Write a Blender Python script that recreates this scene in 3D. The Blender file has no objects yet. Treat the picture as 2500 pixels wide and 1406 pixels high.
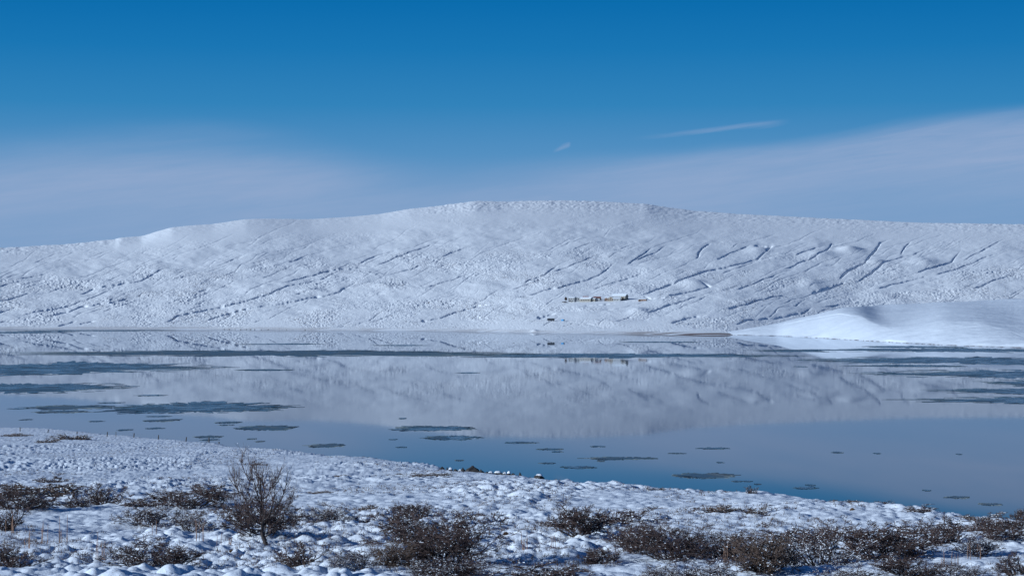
import bpy, math, random
import numpy as np
from mathutils import Vector

S = bpy.context.scene
COL = S.collection
random.seed(7)

# ------------------------------------------------------------------ camera, world, sun, exposure
CAM_H = 30.0
F_PX = 4861.0                      # focal length in pixels of a 2500 px wide frame (70 mm)
HOR = 765.0                        # row of the true horizon
cam = bpy.data.cameras.new('camera'); cam.sensor_width = 36; cam.lens = 70
cam.clip_start = 1.0; cam.clip_end = 60000
cam_o = bpy.data.objects.new('camera', cam); COL.objects.link(cam_o)
PITCH = math.atan((HOR - 703.0) / F_PX)
cam_o.location = (0, 0, CAM_H); cam_o.rotation_euler = (math.radians(90) + PITCH, 0, 0)
S.camera = cam_o

SUN_EL = math.radians(17); SUN_AZ = math.radians(-118)      # azimuth from the view axis (+Y), negative = left
sun_dir = Vector((math.sin(SUN_AZ) * math.cos(SUN_EL), math.cos(SUN_AZ) * math.cos(SUN_EL), math.sin(SUN_EL)))
sun = bpy.data.lights.new('sun', 'SUN'); sun.energy = 5.0; sun.angle = math.radians(0.5); sun.color = (0.80, 0.905, 1.0)
sun_o = bpy.data.objects.new('sun', sun); COL.objects.link(sun_o)
sun_o.rotation_euler = sun_dir.to_track_quat('Z', 'Y').to_euler()

S.view_settings.view_transform = 'Standard'; S.view_settings.look = 'None'
S.view_settings.exposure = 0.0; S.view_settings.gamma = 1.0; S.view_settings.use_curve_mapping = False
S.cycles.use_denoising = True
S.cycles.max_bounces = 6; S.cycles.diffuse_bounces = 2; S.cycles.glossy_bounces = 3
S.cycles.sample_clamp_indirect = 3.0
S.cycles.use_adaptive_sampling = False

W = bpy.data.worlds.new('World'); S.world = W; W.use_nodes = True

class NT:
    """small node-tree writer"""
    def __init__(s, tree): s.t = tree; s.t.nodes.clear()
    def n(s, typ, **kw):
        nd = s.t.nodes.new(typ)
        for k, v in kw.items(): setattr(nd, k, v)
        return nd
    def l(s, a, b): s.t.links.new(a, b)
    def inp(s, sock, v):
        if isinstance(v, bpy.types.NodeSocket): s.l(v, sock)
        elif v is not None: sock.default_value = v
    def m(s, op, a, b=None, c=None, clamp=False):
        nd = s.n('ShaderNodeMath', operation=op, use_clamp=clamp)
        for i, v in enumerate((a, b, c)):
            s.inp(nd.inputs[i], v)
        return nd.outputs[0]
    def mix(s, f, a, b, mode='MIX'):
        nd = s.n('ShaderNodeMix', data_type='RGBA', blend_type=mode)
        s.inp(nd.inputs[0], f); s.inp(nd.inputs[6], a); s.inp(nd.inputs[7], b)
        return nd.outputs[2]
    def ss(s, v, lo, hi, a=0.0, b=1.0):
        nd = s.n('ShaderNodeMapRange', interpolation_type='SMOOTHSTEP')
        for i, q in enumerate((v, lo, hi, a, b)): s.inp(nd.inputs[i], q)
        return nd.outputs[0]
    def noise(s, vec, scale, detail=3, rough=0.55, dist=0.0):
        nd = s.n('ShaderNodeTexNoise'); s.inp(nd.inputs['Vector'], vec)
        nd.inputs['Scale'].default_value = scale; nd.inputs['Detail'].default_value = detail
        nd.inputs['Roughness'].default_value = rough; nd.inputs['Distortion'].default_value = dist
        return nd.outputs['Fac']
    def scaled(s, vec, sc):
        nd = s.n('ShaderNodeVectorMath', operation='MULTIPLY'); s.l(vec, nd.inputs[0]); nd.inputs[1].default_value = sc
        return nd.outputs[0]
    def comb(s, x, y, z):
        nd = s.n('ShaderNodeCombineXYZ')
        for i, v in enumerate((x, y, z)): s.inp(nd.inputs[i], v)
        return nd.outputs[0]
    def curve(s, v, pts):
        nd = s.n('ShaderNodeFloatCurve'); s.inp(nd.inputs['Value'], v)
        c = nd.mapping.curves[0]
        c.points[0].location = pts[0]; c.points[1].location = pts[-1]
        for p in pts[1:-1]: c.points.new(*p)
        nd.mapping.update()
        return nd.outputs[0]
    def ramp(s, v, pts):
        nd = s.n('ShaderNodeValToRGB'); s.inp(nd.inputs[0], v)
        e = nd.color_ramp.elements
        e[0].position = pts[0][0]; e[0].color = pts[0][1]
        e[1].position = pts[-1][0]; e[1].color = pts[-1][1]
        for p, c in pts[1:-1]:
            k = e.new(p); k.color = c
        return nd.outputs[0]

def lin(r, g, b):
    f = lambda c: (c / 255 / 12.92) if c / 255 <= .04045 else ((c / 255 + .055) / 1.055) ** 2.4
    return (f(r), f(g), f(b), 1)

# sky: Nishita overhead, running down into the deep blue band and the thin veil of cloud over the mountain
w = NT(W.node_tree)
tc = w.n('ShaderNodeTexCoord'); sep = w.n('ShaderNodeSeparateXYZ'); w.l(tc.outputs['Generated'], sep.inputs[0])
el = w.m('ARCSINE', sep.outputs['Z'])                       # elevation, radians
az = w.m('ARCTAN2', sep.outputs['X'], sep.outputs['Y'])     # azimuth from +Y, radians
nish = w.n('ShaderNodeTexSky', sky_type='NISHITA'); nish.sun_disc = False
nish.sun_elevation = SUN_EL; nish.sun_rotation = SUN_AZ % (2 * math.pi)
nish.altitude = 400; nish.air_density = 1.0; nish.dust_density = 0.3; nish.ozone_density = 3.0
nsc = w.mix(1.0, nish.outputs[0], (0.012, 0.034, 0.062, 1), 'MULTIPLY')
e_n = w.m('DIVIDE', el, 0.20)
clear = w.ramp(e_n, [(0.0, lin(122, 156, 198)), (0.28, lin(112, 154, 198)), (0.40, lin(84, 144, 194)),
                     (0.52, lin(50, 131, 187)), (0.66, lin(26, 118, 180)), (0.80, lin(6, 106, 172)), (1.0, lin(0, 96, 162))])
# upper edge of the cloud veil as a function of azimuth
azn = w.m('MULTIPLY_ADD', az, 1.0, 0.5, clamp=True)
edge = w.curve(azn, [(0, .46), (.12, .44), (.24, .43), (.30, .462), (.345, .475), (.39, .45), (.43, .40), (.46, .375), (.50, .385), (.54, .400), (.60, .418), (.654, .446), (.706, .492), (.757, .515), (.85, .55), (1, .56)])
dirv = tc.outputs['Generated']
tilt = w.comb(sep.outputs['X'], sep.outputs['Y'], w.m('SUBTRACT', sep.outputs['Z'], w.m('MULTIPLY', sep.outputs['X'], .12)))
stretch = w.scaled(tilt, (1.0, 1.0, 8.0))
n1 = w.noise(stretch, 5.0, 4, .55, .3)
n2 = w.noise(stretch, 22.0, 5, .6, .6)
n3 = w.noise(w.scaled(tilt, (1.0, 1.0, 14.0)), 16.0, 7, .68, 1.2)
wob = w.m('MULTIPLY', w.m('SUBTRACT', n1, 0.5), 0.045)
dd = w.m('SUBTRACT', w.m('ADD', edge, wob), w.m('DIVIDE', el, 0.20))
softL = w.ss(azn, .42, .62, .15, .045)
veil = w.m('ADD', w.m('MULTIPLY', w.ss(w.m('DIVIDE', dd, softL), -0.15, 1.0), .8), w.m('MULTIPLY', w.ss(dd, 0.0, .22), .2))
body = w.m('MULTIPLY_ADD', w.ss(n1, .3, .7), 0.34, 0.62)
body = w.m('ADD', body, w.m('ADD', w.m('MULTIPLY', w.m('SUBTRACT', n2, .5), .40), w.m('MULTIPLY', w.m('SUBTRACT', n3, .5), .55)))
low_r = w.m('MULTIPLY', w.ss(azn, .58, .70), w.ss(e_n, .36, .24))    # the veil thins low on the right
body = w.m('MULTIPLY', body, w.m('SUBTRACT', 1.0, w.m('MULTIPLY', low_r, .55)))
low_l = w.ss(e_n, .34, .16)
body = w.m('MULTIPLY', body, w.m('SUBTRACT', 1.0, w.m('MULTIPLY', low_l, .35)))
vm = w.m('MULTIPLY', w.m('MULTIPLY', veil, body, clamp=True), w.ss(w.m('ABSOLUTE', az), 1.3, .6, .25, 1.0))
# a thin streak of cirrus and a small puff above the veil
def streak(u0, v0, u1, v1, half, op, soft):
    du = w.m('DIVIDE', w.m('SUBTRACT', az, u0), u1 - u0)
    line = w.m('MULTIPLY_ADD', du, v1 - v0, v0)
    off = w.m('ABSOLUTE', w.m('SUBTRACT', w.m('SUBTRACT', el, line), w.m('MULTIPLY', w.m('SUBTRACT', n2, .5), half * 2.2)))
    across = w.ss(off, half, 0.0)
    along = w.m('MULTIPLY', w.ss(du, 0.0, soft), w.ss(du, 1.0, 1 - soft * .35))
    return w.m('MULTIPLY', w.m('MULTIPLY', across, along), op)
s1 = streak(.055, .0868, .141, .0955, .0020, .34, .6)
s2 = streak(.0195, .081, .030, .0846, .0018, .36, .5)
vm2 = w.m('MAXIMUM', vm, w.m('MAXIMUM', s1, s2))
veilcol = w.ramp(e_n, [(0.0, lin(138, 166, 203)), (0.45, lin(148, 170, 206)), (1.0, lin(150, 180, 212))])
lowsky = w.mix(vm2, clear, veilcol)
up = w.ss(el, 0.17, 0.36)
full = w.mix(up, lowsky, nsc)
bg = w.n('ShaderNodeBackground'); w.l(full, bg.inputs[0]); bg.inputs[1].default_value = 1.0
wo = w.n('ShaderNodeOutputWorld'); w.l(bg.outputs[0], wo.inputs[0])

# ------------------------------------------------------------------ helpers
def smooth_(a, b, x):
    t = np.clip((x - a) / (b - a), 0, 1); return t * t * (3 - 2 * t)

def hash2(ix, iy, seed):
    h = (ix.astype(np.int64) * 374761393 + iy.astype(np.int64) * 668265263 + seed * 2147483647) & 0xffffffff
    h = ((h ^ (h >> 13)) * 1274126177) & 0xffffffff
    h = ((h ^ (h >> 16)) * 2246822519) & 0xffffffff
    return ((h ^ (h >> 15)) & 0xffffff) / float(0xffffff)

def vnoise(x, y, seed=0):
    ix = np.floor(x); iy = np.floor(y); fx = x - ix; fy = y - iy
    fx = fx * fx * fx * (fx * (fx * 6 - 15) + 10); fy = fy * fy * fy * (fy * (fy * 6 - 15) + 10)
    a = hash2(ix, iy, seed); b = hash2(ix + 1, iy, seed); c = hash2(ix, iy + 1, seed); d = hash2(ix + 1, iy + 1, seed)
    return (a + (b - a) * fx) * (1 - fy) + (c + (d - c) * fx) * fy - .5

def fbm(x, y, octv=4, seed=0, gain=.5):
    v = 0; amp = 1.0
    for o in range(octv):
        v = v + amp * vnoise(x * 1.0, y * 1.0, seed + o * 17)
        x, y = x * 1.62 + y * 1.18 + 5.3, -x * 1.18 + y * 1.62 + 9.1; amp *= gain
    return v

def bumps(x, y, cell, seed, rmin=.55, rmax=1.0):
    """rounded hummocks on a jittered grid; returns 0..1"""
    gx = x / cell; gy = y / cell
    ix = np.floor(gx); iy = np.floor(gy); best = np.zeros_like(gx)
    for dx in (-1, 0, 1):
        for dy in (-1, 0, 1):
            cx = ix + dx; cy = iy + dy
            jx = hash2(cx, cy, seed); jy = hash2(cx, cy, seed + 1); a = hash2(cx, cy, seed + 2)
            r = rmin + (rmax - rmin) * hash2(cx, cy, seed + 3)
            ex = .7 + .6 * hash2(cx, cy, seed + 4)
            d2 = (((gx - cx - jx) * ex) ** 2 + ((gy - cy - jy) / ex) ** 2) / (r * r)
            h = (.35 + .65 * a) * np.clip(1 - d2, 0, 1)
            best = np.where(h > best, h, best)
    return best

def link(name, me, parent=None, mat=None, smooth=False):
    o = bpy.data.objects.new(name, me); COL.objects.link(o)
    if mat is not None and not me.materials: me.materials.append(mat)
    if parent is not None: o.parent = parent
    if smooth: me.polygons.foreach_set('use_smooth', np.ones(len(me.polygons), bool))
    return o

def np_mesh(name, V, Q):
    """V (n,3), Q (m,k) all faces of k corners"""
    V = np.ascontiguousarray(V, np.float32); Q = np.ascontiguousarray(Q, np.int32)
    me = bpy.data.meshes.new(name); k = Q.shape[1]
    me.vertices.add(len(V)); me.vertices.foreach_set('co', V.ravel())
    me.loops.add(Q.size); me.loops.foreach_set('vertex_index', Q.ravel())
    me.polygons.add(len(Q)); me.polygons.foreach_set('loop_start', np.arange(0, Q.size, k, dtype=np.int32))
    me.update(calc_edges=True); me.validate()
    return me

def grid_mesh(name, X, Y, Z):
    r, c = X.shape
    V = np.stack([X, Y, Z], -1).reshape(-1, 3)
    i = np.arange(r * c).reshape(r, c)
    Q = np.stack([i[:-1, :-1], i[:-1, 1:], i[1:, 1:], i[1:, :-1]], -1).reshape(-1, 4)
    return np_mesh(name, V, Q)

def tag(o, label=None, cat=None, group=None, kind=None):
    if label: o['label'] = label
    if cat: o['category'] = cat
    if group: o['group'] = group
    if kind: o['kind'] = kind
    return o

def empty(name, loc, rz=0.0):
    o = bpy.data.objects.new(name, None); COL.objects.link(o); o.location = loc; o.rotation_euler = (0, 0, rz)
    o.empty_display_size = .2
    return o

def principled(name, color, rough=.7, **kw):
    m = bpy.data.materials.new(name); m.use_nodes = True
    t = NT(m.node_tree); p = t.n('ShaderNodeBsdfPrincipled'); out = t.n('ShaderNodeOutputMaterial')
    t.l(p.outputs[0], out.inputs[0]); p.inputs['Base Color'].default_value = (*color, 1); p.inputs['Roughness'].default_value = rough
    for k, v in kw.items(): p.inputs[k].default_value = v
    return m, t, p

def plain(name, color, rough=.7, var=.25, scale=3.0, **kw):
    m, t, p = principled(name, color, rough, **kw)
    g = t.n('ShaderNodeTexCoord')
    n = t.noise(g.outputs['Object'], scale, 4, .6)
    lo = tuple(c * (1 - var) for c in color) + (1,); hi = tuple(min(1, c * (1 + var)) for c in color) + (1,)
    t.l(t.mix(n, lo, hi), p.inputs['Base Color'])
    return m

# ------------------------------------------------------------------ materials
def snow_near():
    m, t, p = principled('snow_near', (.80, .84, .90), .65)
    p.inputs['Specular IOR Level'].default_value = .25
    g = t.n('ShaderNodeNewGeometry'); pos = g.outputs['Position']
    n = t.noise(pos, 9.0, 5, .65); n2 = t.noise(pos, 1.6, 3, .5)
    b = t.n('ShaderNodeBump'); b.inputs['Strength'].default_value = .55; b.inputs['Distance'].default_value = .05
    t.l(t.m('ADD', n, t.m('MULTIPLY', n2, 1.2)), b.inputs['Height']); t.l(b.outputs[0], p.inputs['Normal'])
    # grass and heath showing through in thin patches
    sp = t.noise(pos, 14.0, 3, .7); big = t.noise(t.scaled(pos, (1, .45, 0)), .09, 4, .65)
    veg = t.m('MULTIPLY', t.ss(sp, .60, .70), t.ss(big, .50, .60))
    col = t.mix(veg, (.76, .81, .89, 1), (.22, .15, .11, 1))
    t.l(col, p.inputs['Base Color'])
    return m

def snow_far():
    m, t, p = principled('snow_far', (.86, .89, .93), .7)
    p.inputs['Specular IOR Level'].default_value = .2
    g = t.n('ShaderNodeNewGeometry'); pos = g.outputs['Position']
    sx = t.n('ShaderNodeSeparateXYZ'); t.l(pos, sx.inputs[0])
    att = t.n('ShaderNodeAttribute', attribute_name='rough'); rg = att.outputs['Fac']
    # hummocks drawn out down the slope
    a = t.noise(t.scaled(pos, (1, .2, .3)), .30, 2, .6)
    c = t.noise(t.scaled(pos, (1, .18, .3)), .055, 4, .6)
    b = t.n('ShaderNodeBump'); b.inputs['Distance'].default_value = 3.2
    t.l(t.m('MULTIPLY_ADD', rg, .30, .05), b.inputs['Strength'])
    t.l(t.m('ADD', a, t.m('MULTIPLY', c, 1.0)), b.inputs['Height']); t.l(b.outputs[0], p.inputs['Normal'])
    d = t.noise(t.scaled(pos, (1, .16, .3)), .42, 3, .7)
    e = t.noise(t.scaled(pos, (1, .3, 0)), .006, 5, .7)
    veg = t.m('MULTIPLY', t.m('MULTIPLY', t.ss(d, .55, .64), t.ss(e, .36, .60)), t.m('MULTIPLY', rg, .85))
    col = t.mix(veg, (.86, .89, .93, 1), (.20, .17, .17, 1))
    # mud and withered grass along the waterline
    sh = t.n('ShaderNodeAttribute', attribute_name='shore')
    s2 = t.noise(t.scaled(pos, (.25, 1, 0)), .03, 5, .7)
    mud = t.m('MULTIPLY', sh.outputs['Fac'], t.ss(s2, .42, .56))
    col = t.mix(mud, col, (.21, .155, .14, 1))
    t.l(col, p.inputs['Base Color'])
    return m

def water_mat():
    m, t, p = principled('lake_water', (.012, .035, .055), .03, IOR=1.333)
    g = t.n('ShaderNodeNewGeometry'); pos = g.outputs['Position']
    sx = t.n('ShaderNodeSeparateXYZ'); t.l(pos, sx.inputs[0])
    # the far part of the lake lies dead calm, a light breath of wind ruffles the near part
    calm = t.ss(sx.outputs['Y'], 2300.0, 900.0)
    patch = t.noise(t.scaled(pos, (.35, 1, 0)), .004, 3, .5)
    t.l(t.m('MULTIPLY_ADD', t.m('MULTIPLY', calm, t.m('ADD', .6, t.m('MULTIPLY', patch, .8))), .017, .008), p.inputs['Roughness'])
    n = t.noise(t.scaled(pos, (1, .05, 0)), .35, 3, .6)
    b = t.n('ShaderNodeBump'); b.inputs['Distance'].default_value = .012
    t.l(t.m('MULTIPLY_ADD', calm, .14, .02), b.inputs['Strength']); t.l(n, b.inputs['Height'])
    # clear dark water under a Fresnel reflection, as seen through a polarising filter
    rl = p.inputs['Roughness'].links[0].from_socket; t.t.nodes.remove(p)
    df = t.n('ShaderNodeBsdfDiffuse'); df.inputs[0].default_value = (.010, .030, .050, 1)
    gl = t.n('ShaderNodeBsdfGlossy'); gl.inputs[0].default_value = (.81, .84, .88, 1); t.l(rl, gl.inputs['Roughness']); t.l(b.outputs[0], gl.inputs['Normal'])
    fr = t.n('ShaderNodeFresnel'); fr.inputs[0].default_value = 1.333; t.l(b.outputs[0], fr.inputs['Normal'])
    mx = t.n('ShaderNodeMixShader'); t.l(fr.outputs[0], mx.inputs[0]); t.l(df.outputs[0], mx.inputs[1]); t.l(gl.outputs[0], mx.inputs[2])
    out = [q for q in t.t.nodes if q.type == 'OUTPUT_MATERIAL'][0]; t.l(mx.outputs[0], out.inputs[0])
    return m

def ice_mat(name, dark, grey, rough):
    m, t, p = principled(name, dark, rough, IOR=1.31)
    g = t.n('ShaderNodeNewGeometry'); pos = g.outputs['Position']
    n = t.noise(t.scaled(pos, (.6, .55, 0)), .09, 7, .78, 1.2)
    n2 = t.noise(pos, .8, 4, .7)
    f = t.ss(n, .46, .56)
    col = t.mix(f, (*dark, 1), (*grey, 1))
    fr = t.m('MULTIPLY', t.ss(n2, .57, .66), t.ss(n, .44, .60))
    col = t.mix(t.m('MULTIPLY', fr, .7), col, (.45, .50, .55, 1))
    t.l(col, p.inputs['Base Color'])
    t.l(t.m('MULTIPLY_ADD', f, .25, rough), p.inputs['Roughness'])
    b = t.n('ShaderNodeBump'); b.inputs['Strength'].default_value = .6; b.inputs['Distance'].default_value = .05
    t.l(t.noise(pos, 1.5, 4, .7), b.inputs['Height']); t.l(b.outputs[0], p.inputs['Normal'])
    return m

M_SNOW = snow_near(); M_FAR = snow_far(); M_WATER = water_mat()
M_ICE = ice_mat('ice_dark', (.020, .045, .060), (.085, .12, .14), .20)
M_ICEG = ice_mat('ice_slush', (.07, .10, .115), (.15, .185, .20), .34)
M_CAP = plain('snow_cap', (.82, .85, .90), .6, .04, 6)
M_CLUMP = plain('snow_clump', (.78, .82, .89), .6, .06, 9)
M_BARK = plain('bark_dark', (.034, .025, .024), .85, .5, 5)
M_TWIG = plain('twig_brown', (.078, .048, .043), .8, .55, 4)
M_TWIGR = plain('twig_russet', (.105, .068, .052), .8, .45, 4)
M_STALK = plain('stalk_dry', (.26, .15, .10), .8, .4, 6)
M_TUFT = plain('tuft_brown', (.16, .095, .05), .9, .4, 20)
M_ROCK = plain('rock_dark', (.035, .030, .028), .85, .5, 4)
M_POST = plain('post_wood', (.06, .05, .045), .85, .4, 3)
M_WIRE = plain('wire_grey', (.22, .23, .25), .5, .1, 3)

# ------------------------------------------------------------------ foreground slope
EDGE = np.array([(-600, 1012), (-200, 1028), (0, 1037), (120, 1042), (250, 1053), (400, 1064), (540, 1077), (700, 1095), (850, 1108), (1000, 1124),
                 (1100, 1140), (1200, 1150), (1300, 1165), (1450, 1177), (1600, 1188), (1750, 1197), (1850, 1205), (1950, 1212), (2020, 1224),
                 (2100, 1232), (2200, 1241), (2300, 1252), (2400, 1260), (2500, 1264), (2700, 1272), (3200, 1285)], float)
SL, Z0 = .044, 24.3

def d_of_row(y): return (CAM_H - Z0) / np.maximum((y - HOR) / F_PX - SL, 1e-4)

def near_z(x, Y, detail=True):
    x = np.asarray(x, float); Y = np.asarray(Y, float)
    u = 1250 + F_PX * x / np.maximum(Y, 1)
    De = d_of_row(np.interp(u, EDGE[:, 0], EDGE[:, 1]))
    De = De * (1 + .030 * fbm(x / 9.0, Y / 60.0, 3, 91))
    wd = .022 * De; q = (Y - De) / wd
    over = wd * np.where(q > 20, q, np.log1p(np.exp(np.minimum(q, 20))))
    z = Z0 - SL * Y - over * .26
    z = np.maximum(z, -1.5)
    if detail:
        fade = smooth_(9000, 3000, De * 0 + Y)
        far_ = 1 - .82 * smooth_(90, 260, Y)
        z = z + far_ * .55 * fbm(x / 14, Y / 14, 3, 3) + .14 * fbm(x / 3.3, Y / 3.3, 2, 8)
        mod = .48 + .70 * smooth_(-.28, .30, fbm(x / 11, Y / 16, 2, 40))
        near = (1 - .38 * smooth_(85, 220, Y)) * (1 - .62 * smooth_(190, 330, Y))
        b1 = bumps(x * (1 - .25 * smooth_(100, 300, Y)) + .12 * fbm(x / .6, Y / .6, 2, 93), Y, .82, 11, .55, .98)
        b2 = bumps(x + 3.3, Y * .9 + 1.2, .46, 23, .5, .85)
        b3 = bumps(x + 7, Y, 2.1, 57, .5, .8)
        z = z + mod * near * (.26 * b1 + .09 * b2) + .18 * b3 * mod * near + .04 * fbm(x / .5, Y / .5, 2, 77)
    return z

px = np.concatenate([np.arange(-700, -120, 9.0), np.arange(-120, 2620, 3.1), np.arange(2620, 3200, 9.0)])
yE = np.interp(px, EDGE[:, 0], EDGE[:, 1])
NR = 600
t = np.linspace(0, 1, NR)[:, None]
rows = 1510 + (yE[None, :] - 2 - 1510) * t
Dn = d_of_row(rows)
De_ = Dn[-1:, :]
ext = np.array([1.012, 1.025, 1.04, 1.06, 1.085, 1.12, 1.17, 1.25, 1.4, 1.7, 2.2])[:, None] * De_
pre = np.array([4, 12, 22, 32, 40, 46, 50, 52])[:, None] * np.ones((1, len(px)))
Dn = np.vstack([pre, Dn, ext])
Xn = (px[None, :] - 1250) / F_PX * Dn
Zn = near_z(Xn, Dn)
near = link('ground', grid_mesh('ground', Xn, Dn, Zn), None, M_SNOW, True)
tag(near, 'snow covered slope of rounded tussocks dropping to the lake', kind='structure')

def at_near(pxx, row, sink=0.0):
    """world point of the near slope seen around that column and row"""
    D = float(d_of_row(np.array(float(row)))); x = (pxx - 1250) / F_PX * D
    return Vector((x, D, float(near_z(np.array([x]), np.array([D]))[0]) - sink)), D / F_PX

# ------------------------------------------------------------------ far mountainside
SHORE = np.array([(-900, 801), (0, 803), (500, 804), (900, 807), (1150, 809), (1340, 813), (1500, 815), (1700, 818), (1800, 818), (2100, 812), (3400, 812)], float)
SKY = np.array([(-900, 640), (-300, 618), (0, 605), (150, 597), (283, 584), (290, 580), (345, 577), (380, 566), (420, 555), (470, 550), (520, 547), (600, 535), (640, 534), (760, 535),
                (860, 529), (930, 522), (1000, 510), (1080, 502), (1160, 491), (1240, 493), (1330, 490), (1430, 491), (1520, 495), (1580, 498), (1620, 505), (1700, 515),
                (1800, 522), (1950, 530), (2100, 537), (2250, 544), (2400, 546), (2500, 548), (2900, 560), (3400, 590)], float)
DTOP = np.array([(-900, 6500), (0, 7500), (600, 9000), (1300, 11000), (1700, 10500), (2500, 8000), (3400, 7000)], float)
cx_ = np.concatenate([np.arange(-800, -60, 10.0), np.arange(-60, 2560, 1.85), np.arange(2560, 3300, 10.0)])
NF = 400

_gp = np.arange(-1300.0, 3800.0, 5.0)
def _gs(a, sig):
    k = np.exp(-.5 * (np.arange(-3 * sig, 3 * sig + 1, 5.0) / sig) ** 2); k /= k.sum(); return np.convolve(np.pad(a, len(k) // 2, 'edge'), k, 'valid')
_sky_s = _gs(np.interp(_gp, SKY[:, 0], SKY[:, 1]), 70.0); _shore_s = _gs(np.interp(_gp, SHORE[:, 0], SHORE[:, 1]), 40.0); _dt_s = _gs(np.interp(_gp, DTOP[:, 0], DTOP[:, 1]), 250.0)
_sky_f = _gs(np.interp(_gp, SKY[:, 0], SKY[:, 1]), 5.0)

def far_D(p, y):
    ys = np.interp(p, _gp, _shore_s); yt = np.interp(p, _gp, _sky_s)
    Ds = CAM_H * F_PX / (ys - HOR); Dt = np.interp(p, _gp, _dt_s)
    tt = np.clip((ys - y) / (ys - yt), 0, 1.2)
    return Ds + (Dt - Ds) * (.35 * tt + .65 * tt ** 5)

def at_far(p, y):
    D = float(far_D(np.array(float(p)), np.array(float(y))))
    return Vector(((p - 1250) / F_PX * D, D, CAM_H + (HOR - y) / F_PX * D)), D / F_PX

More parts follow.
